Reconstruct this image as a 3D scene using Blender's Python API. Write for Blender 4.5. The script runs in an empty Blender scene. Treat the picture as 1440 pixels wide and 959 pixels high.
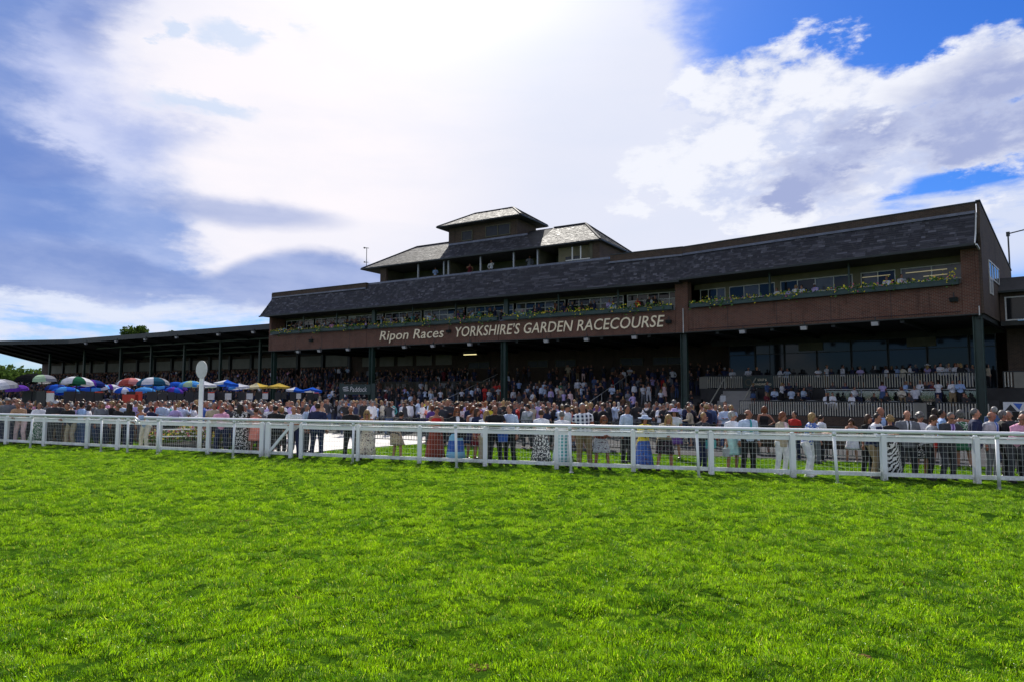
import bpy, bmesh, math, random
import numpy as np
from mathutils import Matrix, Vector
R_ = math.radians
random.seed(7); rng = np.random.default_rng(7)
SC = bpy.context.scene
COL = SC.collection

# ------------------------------------------------------------------ camera
CAM_H = 2.15; FOC = 960.0; PITCH = math.atan(73.5/960); ROLL = .003
cd = bpy.data.cameras.new('camera'); cam = bpy.data.objects.new('camera', cd); COL.objects.link(cam)
cd.sensor_width = 36; cd.lens = 24.0; cd.clip_end = 6000; cd.clip_start = .1
cam.matrix_world = Matrix.Translation((0, 0, CAM_H)) @ Matrix.Rotation(R_(90)+PITCH, 4, 'X') @ Matrix.Rotation(ROLL, 4, 'Z')
SC.camera = cam
def ray(x, y=553.0):
    cr, sr = math.cos(ROLL), math.sin(ROLL); c, s = math.cos(PITCH), math.sin(PITCH)
    a, b = x-720, y-479.5
    a, b = (a*cr+b*sr)/FOC, -(-a*sr+b*cr)/FOC
    return np.array([a, c-b*s, s+b*c])
def at(x, Y, y=553.0):               # ground x for a column of the view at distance Y
    r = ray(x, y); return float(r[0]/r[1]*Y)

# ------------------------------------------------------------------ light and exposure
EXPO = .4
SUN_EL, SUN_AZ = 40.0, -5.0          # azimuth from +Y towards +X
sd = bpy.data.lights.new('sun', 'SUN'); sun = bpy.data.objects.new('sun', sd); COL.objects.link(sun)
sd.energy = 5.0; sd.angle = R_(.5); sd.color = (1, .95, .86)
sdir = Vector((math.sin(R_(SUN_AZ))*math.cos(R_(SUN_EL)), math.cos(R_(SUN_AZ))*math.cos(R_(SUN_EL)), math.sin(R_(SUN_EL))))
sun.rotation_euler = sdir.to_track_quat('Z', 'Y').to_euler(); sun.location = (0, 0, 60)
SC.view_settings.view_transform = 'Standard'; SC.view_settings.look = 'None'
SC.view_settings.exposure = EXPO; SC.view_settings.gamma = 1
SC.cycles.max_bounces = 6; SC.cycles.transparent_max_bounces = 8
SC.cycles.use_denoising = True

class NT:                            # small node-tree writer
    def __init__(s, tree): s.t = tree; s.n = tree.nodes; s.l = tree.links
    def add(s, typ, **kw):
        n = s.n.new(typ)
        for k, v in kw.items(): setattr(n, k, v)
        return n
    def put(s, sock, v):
        if hasattr(v, 'is_linked') or isinstance(v, bpy.types.NodeSocket): s.l.new(v, sock)
        else: sock.default_value = v
    def m(s, op, a, b=0.0, c=0.0, clamp=False):
        n = s.add('ShaderNodeMath', operation=op, use_clamp=clamp)
        for i, v in enumerate((a, b, c)): s.put(n.inputs[i], v)
        return n.outputs[0]
    def vm(s, op, a, b=(0, 0, 0)):
        n = s.add('ShaderNodeVectorMath', operation=op)
        s.put(n.inputs[0], a); s.put(n.inputs[1], b); return n.outputs[0]
    def ss(s, v, lo, hi):
        n = s.add('ShaderNodeMapRange', interpolation_type='SMOOTHSTEP')
        s.put(n.inputs[0], v); n.inputs[1].default_value = lo; n.inputs[2].default_value = hi
        return n.outputs[0]
    def mix(s, f, a, b, blend='MIX'):
        n = s.add('ShaderNodeMix', data_type='RGBA', blend_type=blend)
        s.put(n.inputs[0], f)
        for i, v in ((6, a), (7, b)):
            if isinstance(v, (tuple, list)): n.inputs[i].default_value = tuple(v)+(1,)*(4-len(v))
            else: s.l.new(v, n.inputs[i])
        return n.outputs[2]
    def noise(s, vec, scale, detail=4, rough=.55, dist=0.0):
        n = s.add('ShaderNodeTexNoise'); s.l.new(vec, n.inputs['Vector'])
        n.inputs['Scale'].default_value = scale; n.inputs['Detail'].default_value = detail
        n.inputs['Roughness'].default_value = rough; n.inputs['Distortion'].default_value = dist
        return n.outputs['Fac']

# ------------------------------------------------------------------ sky
W = bpy.data.worlds.new('World'); SC.world = W; W.use_nodes = True
w = NT(W.node_tree); w.n.clear()
SKY_S = 0.1
def build_sky():
    sky = w.add('ShaderNodeTexSky', sky_type='NISHITA'); sky.sun_disc = False
    sky.sun_elevation = R_(SUN_EL); sky.sun_rotation = R_(SUN_AZ); sky.air_density = 1.0; sky.dust_density = .4; sky.ozone_density = 3.0
    tc = w.add('ShaderNodeTexCoord').outputs['Generated']
    sep = w.add('ShaderNodeSeparateXYZ'); w.l.new(tc, sep.inputs[0])
    dx, dy, dz = sep.outputs
    az = w.m('MULTIPLY', w.m('ARCTAN2', dx, dy), 57.2958)
    el = w.m('MULTIPLY', w.m('ARCSINE', dz), 57.2958)
    # wisp coordinates: stretched flat towards the horizon
    st = w.vm('MULTIPLY', tc, (1, 1, 2.4))
    st2 = w.vm('MULTIPLY', tc, (1, 1, 7.0))
    n1 = w.noise(st, 2.6, 9, .58, .25)
    n2 = w.noise(st, 7.0, 8, .62, .1)
    n3 = w.noise(st2, 3.0, 7, .55, .4)
    n4 = w.noise(st, 1.3, 3, .5)
    wob = w.m('MULTIPLY', w.m('SUBTRACT', n1, .5), 16.0)
    wob2 = w.m('MULTIPLY', w.m('SUBTRACT', n2, .5), 10.0)
    azw = w.m('ADD', az, wob); elw = w.m('ADD', el, wob2)
    def pa(x, y):
        r = ray(x, y); r = r/np.linalg.norm(r)
        return math.degrees(math.atan2(r[0], r[1])), math.degrees(math.asin(r[2]))
    def blob(x, y, rx, ry, soft=.5, A=None, E=None, tilt=0.0):
        a0, e0 = pa(x, y); k = math.degrees(1/FOC)*math.cos(R_(a0))**2
        u = w.m('SUBTRACT', azw if A is None else A, a0); v = w.m('SUBTRACT', elw if E is None else E, e0)
        if tilt: v = w.m('SUBTRACT', v, w.m('MULTIPLY', u, tilt))
        u = w.m('DIVIDE', u, rx*k); v = w.m('DIVIDE', v, ry*math.degrees(1/FOC))
        r = w.m('SQRT', w.m('ADD', w.m('MULTIPLY', u, u), w.m('MULTIPLY', v, v)))
        return w.ss(w.m('SUBTRACT', 1+soft*.5, r), 0, soft)
    def mx(*a):
        r = a[0]
        for b in a[1:]: r = w.m('MAXIMUM', r, b)
        return r
    K = 1/SKY_S/2**EXPO
    c = lambda r, g, b: (r*K, g*K, b*K)
    hs = w.add('ShaderNodeHueSaturation'); hs.inputs['Saturation'].default_value = 1.3; hs.inputs['Value'].default_value = .62
    w.l.new(sky.outputs[0], hs.inputs['Color'])
    blue = w.mix(1.0, hs.outputs[0], (.62, .95, 1.6), 'MULTIPLY')
    col = blue
    # broken cloud outside the view, brightened and spread wider for fill light
    gen = w.ss(w.m('ADD', n1, w.m('MULTIPLY', w.m('SUBTRACT', n2, .5), .35)), .45, .55)
    view = blob(720, 150, 900, 520, .5, az, el)
    gen = w.m('MULTIPLY', gen, w.m('SUBTRACT', 1.0, view))
    gcol = w.mix(w.ss(n1, .52, .74), c(.98, .97, 1.0), c(.50, .52, .60))
    col = w.mix(gen, col, gcol)
    n6 = w.noise(st, 16.0, 7, .6)
    fine = w.m('ADD', w.m('MULTIPLY', w.m('SUBTRACT', n2, .5), .6), w.m('MULTIPLY', w.m('SUBTRACT', n6, .5), .4))
    def warp(a1, a2, e1, e2):
        return (w.m('ADD', az, w.m('ADD', w.m('MULTIPLY', w.m('SUBTRACT', n1, .5), a1), w.m('MULTIPLY', fine, a2))),
                w.m('ADD', el, w.m('ADD', w.m('MULTIPLY', w.m('SUBTRACT', n4, .5), e1), w.m('MULTIPLY', fine, e2))))
    # low bank of streaky cloud near the horizon
    low = w.m('MULTIPLY', w.ss(w.m('ADD', n3, w.m('MULTIPLY', fine, .5)), .40, .60), mx(blob(200, 455, 560, 60, .8, az, el), blob(1330, 290, 300, 90, .7, az, el)))
    col = w.mix(w.m('MULTIPLY', low, .9), col, c(.74, .79, .93))
    # pale grey-blue cloud sheet on the left, deeper blue showing through it
    A1, E1 = warp(16, 9, 7, 7)
    sheet = mx(blob(120, 130, 285, 235, .9, A1, E1), blob(190, 270, 360, 140, .9, A1, E1), blob(40, 330, 330, 80, .7, A1, E1))
    nn = w.m('ADD', w.m('MULTIPLY', n1, .6), w.m('ADD', w.m('MULTIPLY', n3, .4), w.m('MULTIPLY', fine, .35)))
    scol = w.mix(w.ss(nn, .36, .62), c(.28, .39, .72), c(.56, .63, .88))
    scol = w.mix(w.m('MULTIPLY', blob(165, 110, 120, 120, 1.2, A1, E1), .7), scol, w.mix(w.ss(n2, .35, .6), c(.56, .61, .88), c(.74, .77, .97)))
    scol = w.mix(w.m('MULTIPLY', blob(10, 150, 80, 230, 1.6, A1, E1), .8), scol, c(.15, .26, .62))
    scol = w.mix(w.m('MULTIPLY', mx(blob(145, 25, 55, 45, .9, A1, E1), blob(60, 225, 90, 28, .9, A1, E1)), .75), scol, c(.15, .25, .60))
    col = w.mix(w.m('MULTIPLY', sheet, .96), col, scol)
    # the big white mass in front of the sun
    A2, E2_ = warp(13, 10, 8, 9)
    core = mx(blob(590, 60, 390, 255, .34, A2, E2_), blob(700, 300, 445, 190, .22, A2, E2_), blob(545, 250, 280, 120, .45, A2, E2_), blob(800, 200, 190, 330, .5, A2, E2_), blob(1010, 225, 240, 82, .25, A2, E2_), blob(1060, 260, 190, 45, .3, A2, E2_))
    ccol = w.mix(blob(420, 170, 260, 260, 1.2, az, el), c(.79, .82, .955), c(1.0, .955, 1.0))
    ccol = w.mix(w.m('MULTIPLY', w.ss(nn, .60, .40), .16), ccol, c(.62, .72, .93))
    col = w.mix(core, col, ccol)
    col = w.mix(w.m('MULTIPLY', mx(blob(350, 45, 55, 20, .7, A1, E1), blob(262, 38, 24, 12, .7, A1, E1), blob(300, 150, 60, 14, .9, A1, E1)), .6), col, c(.52, .68, .93))
    # broken cumulus on the right
    A3, E3 = warp(16, 12, 9, 10)
    cm = mx(blob(1110, 108, 175, 62, .8, A3, E3), blob(1275, 168, 245, 80, .8, A3, E3), blob(1405, 80, 90, 55, .9, A3, E3), blob(1130, 205, 240, 80, .7, A3, E3), w.m('MULTIPLY', blob(1340, 262, 200, 50, .9, A3, E3), .62))
    n7 = w.noise(w.vm('MULTIPLY', tc, (1, 1, 1.7)), 9.0, 10, .62, .15)
    n5 = w.m('ADD', w.m('MULTIPLY', n2, .25), w.m('ADD', w.m('MULTIPLY', n7, .5), w.m('MULTIPLY', n6, .25)))
    cum = w.ss(w.m('ADD', n5, w.m('MULTIPLY', cm, .23)), .60, .69)
    cum = w.m('MULTIPLY', cum, w.ss(cm, 0, .2))
    shade = w.m('MULTIPLY', mx(blob(1390, 150, 150, 62, .9, A3, E3), blob(1135, 232, 66, 24, .8, A3, E3), blob(1190, 190, 66, 26, .9, A3, E3), blob(1320, 185, 100, 45, .9, A3, E3)), w.ss(w.m('ADD', n5, 0.0), .34, .54))
    qcol = w.mix(shade, w.mix(w.ss(n5, .40, .52), c(.52, .60, .86), c(.90, .92, 1.0)), c(.38, .44, .70))
    col = w.mix(cum, col, qcol)
    # dark flat cloud low on the left, humped in the middle
    A4, E4 = warp(5, 2, 1.5, 1.8)
    cu = w.add('ShaderNodeFloatCurve'); cm_ = cu.mapping; cv_ = cm_.curves[0]
    ps = [(-30, 325), (80, 330), (170, 348), (235, 372), (290, 376), (345, 358), (400, 344), (450, 343), (510, 360), (590, 392), (700, 420)]
    tf = lambda px, py: ((pa(px, py)[0]+45)/60, pa(px, py)[1]/20)
    P_ = [tf(*p) for p in ps]
    cv_.points[0].location = (0, P_[0][1]); cv_.points[1].location = (1, P_[-1][1])
    for p in P_: cv_.points.new(*p)
    cm_.update(); w.l.new(w.m('DIVIDE', w.m('ADD', A4, 45.0), 60.0), cu.inputs['Value'])
    top = w.m('MULTIPLY', cu.outputs[0], 20.0)
    band = w.m('MULTIPLY', w.m('MULTIPLY', w.ss(w.m('SUBTRACT', top, E4), -.2, 1.0), w.ss(w.m('SUBTRACT', E4, pa(200, 428)[1]), -.7, .8)), w.ss(w.m('SUBTRACT', pa(640, 400)[0], A4), 0, 5))
    band = mx(w.m('MULTIPLY', band, w.ss(w.m('ADD', az, 75.0), 0, 20)), w.m('MULTIPLY', blob(330, 297, 140, 17, 1.0, A4, E4), .7))
    bcol = w.mix(w.ss(nn, .38, .60), c(.22, .32, .65), c(.38, .47, .77))
    col = w.mix(w.m('MULTIPLY', band, .92), col, bcol)
    bot = blob(190, 452, 420, 30, .8)
    col = w.mix(w.m('MULTIPLY', bot, w.ss(w.m('ADD', n3, w.m('MULTIPLY', fine, .6)), .38, .56)), col, c(.76, .82, .98))
    # glare of the hidden sun in the thin cloud above the frame
    sv = w.add('ShaderNodeVectorMath', operation='DOT_PRODUCT'); w.l.new(tc, sv.inputs[0]); sv.inputs[1].default_value = sdir
    gl = w.m('POWER', w.m('MAXIMUM', sv.outputs['Value'], 0.0), 60.0)
    col = w.mix(gl, col, c(1.6, 1.56, 1.5))
    bg = w.add('ShaderNodeBackground'); w.l.new(col, bg.inputs[0]); bg.inputs[1].default_value = SKY_S
    out = w.add('ShaderNodeOutputWorld'); w.l.new(bg.outputs[0], out.inputs[0])
build_sky()

# ------------------------------------------------------------------ materials
def newmat(name):
    m = bpy.data.materials.new(name); m.use_nodes = True
    t = NT(m.node_tree); return m, t, t.n['Principled BSDF']
def plain(name, col, rough=.7, var=.25, scale=6, metal=0.0, bump=.0, spec=.5, stretch=(1, 1, 1)):
    m, t, p = newmat(name)
    tc = t.add('ShaderNodeTexCoord').outputs['Object']
    v = t.vm('MULTIPLY', tc, stretch)
    n = t.noise(v, scale, 5, .6); n2 = t.noise(v, scale*.13, 3, .5)
    f = t.m('MULTIPLY', t.m('ADD', n, n2), .5)
    k1 = tuple(x*(1-var) for x in col); k2 = tuple(min(1, x*(1+var)) for x in col)
    t.l.new(t.mix(t.ss(f, .35, .65), k1, k2), p.inputs['Base Color'])
    p.inputs['Roughness'].default_value = rough; p.inputs['Metallic'].default_value = metal
    p.inputs['Specular IOR Level'].default_value = spec
    if bump:
        b = t.add('ShaderNodeBump'); b.inputs['Strength'].default_value = bump; b.inputs['Distance'].default_value = .02
        t.l.new(n, b.inputs['Height']); t.l.new(b.outputs[0], p.inputs['Normal'])
    return m
def brick(name, c1, c2, mortar):
    m, t, p = newmat(name)
    tc = t.add('ShaderNodeTexCoord').outputs['Object']
    s = t.add('ShaderNodeSeparateXYZ'); t.l.new(tc, s.inputs[0])
    cb = t.add('ShaderNodeCombineXYZ'); t.l.new(t.m('ADD', s.outputs[0], s.outputs[1]), cb.inputs[0]); t.l.new(s.outputs[2], cb.inputs[1])
    b = t.add('ShaderNodeTexBrick'); t.l.new(cb.outputs[0], b.inputs['Vector'])
    b.inputs['Scale'].default_value = 1; b.inputs['Brick Width'].default_value = .24; b.inputs['Row Height'].default_value = .085
    b.inputs['Mortar Size'].default_value = .011; b.inputs['Bias'].default_value = 0
    b.inputs['Color1'].default_value = c1+(1,); b.inputs['Color2'].default_value = c2+(1,); b.inputs['Mortar'].default_value = mortar+(1,)
    n = t.noise(tc, .6, 5, .65)
    st_ = t.noise(t.vm('MULTIPLY', tc, (1.6, 1.6, .18)), 1.2, 6, .7)
    col = t.mix(t.m('MULTIPLY', t.ss(n, .42, .68), .45), b.outputs['Color'], tuple(x*.45 for x in c1))
    col = t.mix(t.m('MULTIPLY', t.ss(st_, .55, .75), .5), col, tuple(min(1, x*1.5+.03) for x in c2)); col = t.mix(t.m('MULTIPLY', t.ss(st_, .46, .30), .55), col, tuple(x*.35 for x in c2))
    t.l.new(col, p.inputs['Base Color']); p.inputs['Roughness'].default_value = .85
    bp = t.add('ShaderNodeBump'); bp.inputs['Strength'].default_value = .6; bp.inputs['Distance'].default_value = .012
    t.l.new(t.m('SUBTRACT', 1.0, b.outputs['Fac']), bp.inputs['Height']); t.l.new(bp.outputs[0], p.inputs['Normal'])
    return m
M = {}
M['brick'] = brick('red_brick', (.155, .052, .027), (.090, .032, .018), (.20, .155, .115))
M['brickdark'] = brick('brown_brick', (.085, .050, .030), (.05, .032, .022), (.10, .08, .06))
M['steel'] = plain('green_painted_steel', (.016, .040, .030), .45, .3, 3)
M['darksteel'] = plain('dark_painted_steel', (.02, .026, .026), .5, .3, 3)
M['soffit'] = plain('dark_soffit_boards', (.040, .043, .036), .8, .25, 2)
M['cream'] = plain('cream_render', (.17, .15, .09), .8, .15, 2)
M['olive'] = plain('olive_render', (.10, .095, .06), .85, .2, 2)
M['frame'] = plain('window_frame_paint', (.60, .60, .56), .5, .12, 4)
M['roofdark'] = plain('dark_felt_roof', (.045, .045, .045), .9, .3, 2)
M['lead'] = plain('lead_flashing', (.13, .14, .17), .38, .25, 3, .55)
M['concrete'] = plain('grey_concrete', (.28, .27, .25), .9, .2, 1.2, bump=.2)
M['darkconc'] = plain('shade_darkened_concrete', (.06, .058, .056), .9, .3, .8, bump=.2, spec=.08)  # concrete colour darkened to deepen the shade under the stands
M['path'] = plain('pale_concrete_path', (.60, .58, .55), .85, .12, 1.5, bump=.1, spec=.08)
M['asphalt'] = plain('grey_asphalt', (.05, .05, .052), .9, .2, 3, bump=.2, spec=.08)
def whitemat(name, col, stretch):
    m, t, p = newmat(name); tc = t.add('ShaderNodeTexCoord').outputs['Object']
    n = t.noise(t.vm('MULTIPLY', tc, stretch), 2.2, 6, .7); n2 = t.noise(tc, 23, 4, .7)
    geo = t.add('ShaderNodeNewGeometry'); sp = t.add('ShaderNodeSeparateXYZ'); t.l.new(geo.outputs['Position'], sp.inputs[0])
    low = t.m('MULTIPLY', t.ss(sp.outputs[2], .38, .0), t.ss(t.m('ADD', t.m('MULTIPLY', n, .6), t.m('MULTIPLY', n2, .4)), .38, .62))   # mud and grass stain near the ground
    c_ = t.mix(t.m('MULTIPLY', t.ss(n, .52, .72), .35), col, (.50, .52, .46))
    t.l.new(t.mix(t.m('MULTIPLY', low, .7), c_, (.20, .22, .12)), p.inputs['Base Color']); p.inputs['Roughness'].default_value = .42
    return m
M['whitepaint'] = whitemat('white_plastic_rail', (.87, .88, .89), (1, 1, 1))
M['whitewood'] = whitemat('white_painted_timber', (.83, .85, .87), (1, 1, .4))
M['wire'] = plain('galvanised_wire', (.62, .64, .64), .4, .1, 5, .3)
M['picket'] = plain('cream_painted_picket', (.44, .42, .34), .6, .15, 2)
M['box'] = plain('green_planter', (.022, .055, .048), .5, .25, 3)
M['leaf'] = plain('planter_leaf', (.06, .15, .02), .6, .45, 9)
M['petal'] = plain('yellow_petal', (.88, .70, .04), .6, .2, 9)
M['petalpink'] = plain('pink_petal', (.62, .12, .22), .6, .3, 9)
M['petalwhite'] = plain('white_petal', (.75, .72, .66), .6, .2, 9)
M['lamp'] = plain('floodlight_case', (.30, .31, .31), .4, .2, 6, .5)
M['black'] = plain('black_plastic', (.02, .02, .022), .5, .3, 6)
M['letter'] = plain('cream_letter', (.93, .80, .54), .6, .06, 3)
M['panelcream'] = plain('cream_wall_panel', (.22, .21, .17), .8, .15, .8)
M['boardwhite'] = plain('white_display_board', (.62, .62, .60), .5, .1, 5)
M['boardred'] = plain('red_display_board', (.55, .06, .03), .5, .15, 5)
M['boardblue'] = plain('blue_display_board', (.04, .12, .45), .5, .15, 5)
M['bark'] = plain('tree_bark', (.08, .06, .04), .9, .3, 4, bump=.5, stretch=(1, 1, .2))
M['sole'] = plain('black_leather', (.02, .018, .016), .35, .2, 8)
M['shoewhite'] = plain('white_leather', (.7, .7, .7), .4, .1, 8)
M['paper'] = plain('printed_paper', (.7, .68, .62), .7, .15, 30)
M['signgreen'] = plain('dark_green_signboard', (.012, .03, .024), .45, .2, 3)
M['tablecloth'] = plain('white_tablecloth', (.70, .70, .72), .8, .08, 3)

def glassmat():
    m, t, p = newmat('window_glass')
    p.inputs['Base Color'].default_value = (.012, .014, .016, 1); p.inputs['Roughness'].default_value = .06
    p.inputs['Specular IOR Level'].default_value = .28
    tc = t.add('ShaderNodeTexCoord').outputs['Object']
    b = t.add('ShaderNodeBump'); b.inputs['Strength'].default_value = .08; b.inputs['Distance'].default_value = .02
    t.l.new(t.noise(tc, .8, 2), b.inputs['Height']); t.l.new(b.outputs[0], p.inputs['Normal'])
    return m
M['glass'] = glassmat()
def clearglass():
    m, t, p = newmat('clear_glass')
    tr = t.add('ShaderNodeBsdfTransparent'); tr.inputs[0].default_value = (.85, .9, .9, 1)
    gl = t.add('ShaderNodeBsdfGlossy'); gl.inputs['Roughness'].default_value = .05; gl.inputs[0].default_value = (.8, .85, .9, 1)
    fr = t.add('ShaderNodeFresnel'); mx = t.add('ShaderNodeMixShader')
    t.l.new(t.m('ADD', fr.outputs[0], .06), mx.inputs[0]); t.l.new(tr.outputs[0], mx.inputs[1]); t.l.new(gl.outputs[0], mx.inputs[2])
    t.l.new(mx.outputs[0], t.n['Material Output'].inputs[0]); return m
M['clear'] = clearglass()
M['palepane'] = plain('pane_with_blind_and_reflection', (.34, .34, .32), .35, .2, 2, stretch=(1, 1, 6)); M['dim'] = plain('window_with_room_behind', (.07, .065, .05), .15, .5, 1.5)  # pale panes: blinds and bright reflections share this painted colour
M['dullglass'] = plain('dusty_dark_glass', (.02, .022, .024), .35, .3, 2, spec=.3)
def emis(name, col, s):
    m, t, p = newmat(name); p.inputs['Emission Color'].default_value = col+(1,); p.inputs['Emission Strength'].default_value = s
    p.inputs['Base Color'].default_value = (.6, .6, .55, 1); return m
M['tube'] = emis('lit_fluorescent_tube', (1, .86, .40), .9)
M['tubedim'] = emis('lit_room_strip_light', (1, .80, .35), .16)
def slatemat():
    m, t, p = newmat('roof_slate')
    a = t.add('ShaderNodeAttribute', attribute_name='tone')
    tc = t.add('ShaderNodeTexCoord').outputs['Object']
    n = t.noise(tc, 5, 5, .7); n2 = t.noise(tc, .5, 4, .6)
    v = t.m('MULTIPLY', t.ss(a.outputs['Fac'], 0, 1), 1.0)
    col = t.mix(v, (.026, .026, .031), (.105, .105, .120))
    col = t.mix(t.m('MULTIPLY', t.ss(n, .55, .75), .5), col, (.15, .15, .13))
    col = t.mix(t.m('MULTIPLY', t.ss(n2, .5, .7), .35), col, (.05, .055, .06))
    t.l.new(col, p.inputs['Base Color'])
    t.l.new(t.m('ADD', t.m('MULTIPLY', a.outputs['Fac'], -.10), t.m('ADD', t.m('MULTIPLY', n, .30), .58)), p.inputs['Roughness']); p.inputs['Specular IOR Level'].default_value = .38
    b = t.add('ShaderNodeBump'); b.inputs['Strength'].default_value = .5; b.inputs['Distance'].default_value = .01
    t.l.new(n, b.inputs['Height']); t.l.new(b.outputs[0], p.inputs['Normal'])
    return m
M['slate'] = slatemat()
def turf():
    m, t, p = newmat('turf_ground')
    tc = t.add('ShaderNodeTexCoord').outputs['Object']
    n = t.noise(tc, 2.2, 6, .65); n2 = t.noise(tc, 38, 4, .7); n3 = t.noise(tc, .25, 3, .5)
    f = t.m('ADD', t.m('MULTIPLY', n, .45), t.m('MULTIPLY', n2, .55))
    col = t.mix(t.ss(f, .36, .62), (.012, .034, .005), (.045, .11, .007))
    col = t.mix(t.m('MULTIPLY', t.ss(n3, .4, .65), .35), col, (.075, .15, .010))
    t.l.new(col, p.inputs['Base Color']); p.inputs['Roughness'].default_value = .9; p.inputs['Specular IOR Level'].default_value = .0
    b = t.add('ShaderNodeBump'); b.inputs['Strength'].default_value = .9; b.inputs['Distance'].default_value = .05
    t.l.new(f, b.inputs['Height']); t.l.new(b.outputs[0], p.inputs['Normal'])
    return m
M['turf'] = turf()
def blademat():
    m, t, p = newmat('grass_blade')
    oi = t.add('ShaderNodeObjectInfo'); geo = t.add('ShaderNodeNewGeometry')
    n = t.noise(geo.outputs['Position'], .9, 4, .6); n2 = t.noise(geo.outputs['Position'], 9, 3, .6)
    f = t.m('ADD', t.m('MULTIPLY', n, .35), t.m('ADD', t.m('MULTIPLY', n2, .35), t.m('MULTIPLY', oi.outputs['Random'], .3)))
    col = t.mix(t.ss(f, .33, .66), GB[0], GB[1])
    a = t.add('ShaderNodeAttribute', attribute_name='tone')
    col = t.mix(t.ss(a.outputs['Fac'], .96, 1.0), col, (.34, .34, .13))
    tv = t.m('ADD', .38, t.m('MULTIPLY', a.outputs['Fac'], 1.25)); cv = t.add('ShaderNodeVectorMath', operation='SCALE'); t.l.new(col, cv.inputs[0]); t.l.new(tv, cv.inputs['Scale']); col = cv.outputs[0]
    d = t.add('ShaderNodeBsdfDiffuse'); tl = t.add('ShaderNodeBsdfTranslucent'); g = t.add('ShaderNodeBsdfGlossy')
    g.inputs['Roughness'].default_value = .38; g.inputs[0].default_value = (.8, .9, .7, 1)
    t.l.new(col, d.inputs[0])
    t.l.new(t.mix(1.0, col, (1.5, 1.5, .5), 'MULTIPLY'), tl.inputs[0])
    m1 = t.add('ShaderNodeMixShader'); m1.inputs[0].default_value = .55
    t.l.new(d.outputs[0], m1.inputs[1]); t.l.new(tl.outputs[0], m1.inputs[2])
    m2 = t.add('ShaderNodeMixShader'); m2.inputs[0].default_value = .05
    t.l.new(m1.outputs[0], m2.inputs[1]); t.l.new(g.outputs[0], m2.inputs[2])
    t.l.new(m2.outputs[0], t.n['Material Output'].inputs[0]); return m
GB = ((.054, .145, .005), (.215, .370, .010))
M['blade'] = blademat()
def foliagemat(name, c1, c2):
    m, t, p = newmat(name)
    geo = t.add('ShaderNodeNewGeometry'); n = t.noise(geo.outputs['Position'], .7, 4, .7)
    col = t.mix(t.ss(n, .35, .65), c1, c2)
    d = t.add('ShaderNodeBsdfDiffuse'); tl = t.add('ShaderNodeBsdfTranslucent'); mx = t.add('ShaderNodeMixShader'); mx.inputs[0].default_value = .4
    t.l.new(col, d.inputs[0]); t.l.new(col, tl.inputs[0]); t.l.new(d.outputs[0], mx.inputs[1]); t.l.new(tl.outputs[0], mx.inputs[2])
    t.l.new(mx.outputs[0], t.n['Material Output'].inputs[0]); return m
M['foliage'] = foliagemat('tree_foliage', (.035, .07, .015), (.09, .14, .03))
M['hedge'] = foliagemat('shrub_foliage', (.04, .09, .015), (.12, .17, .03))
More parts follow.
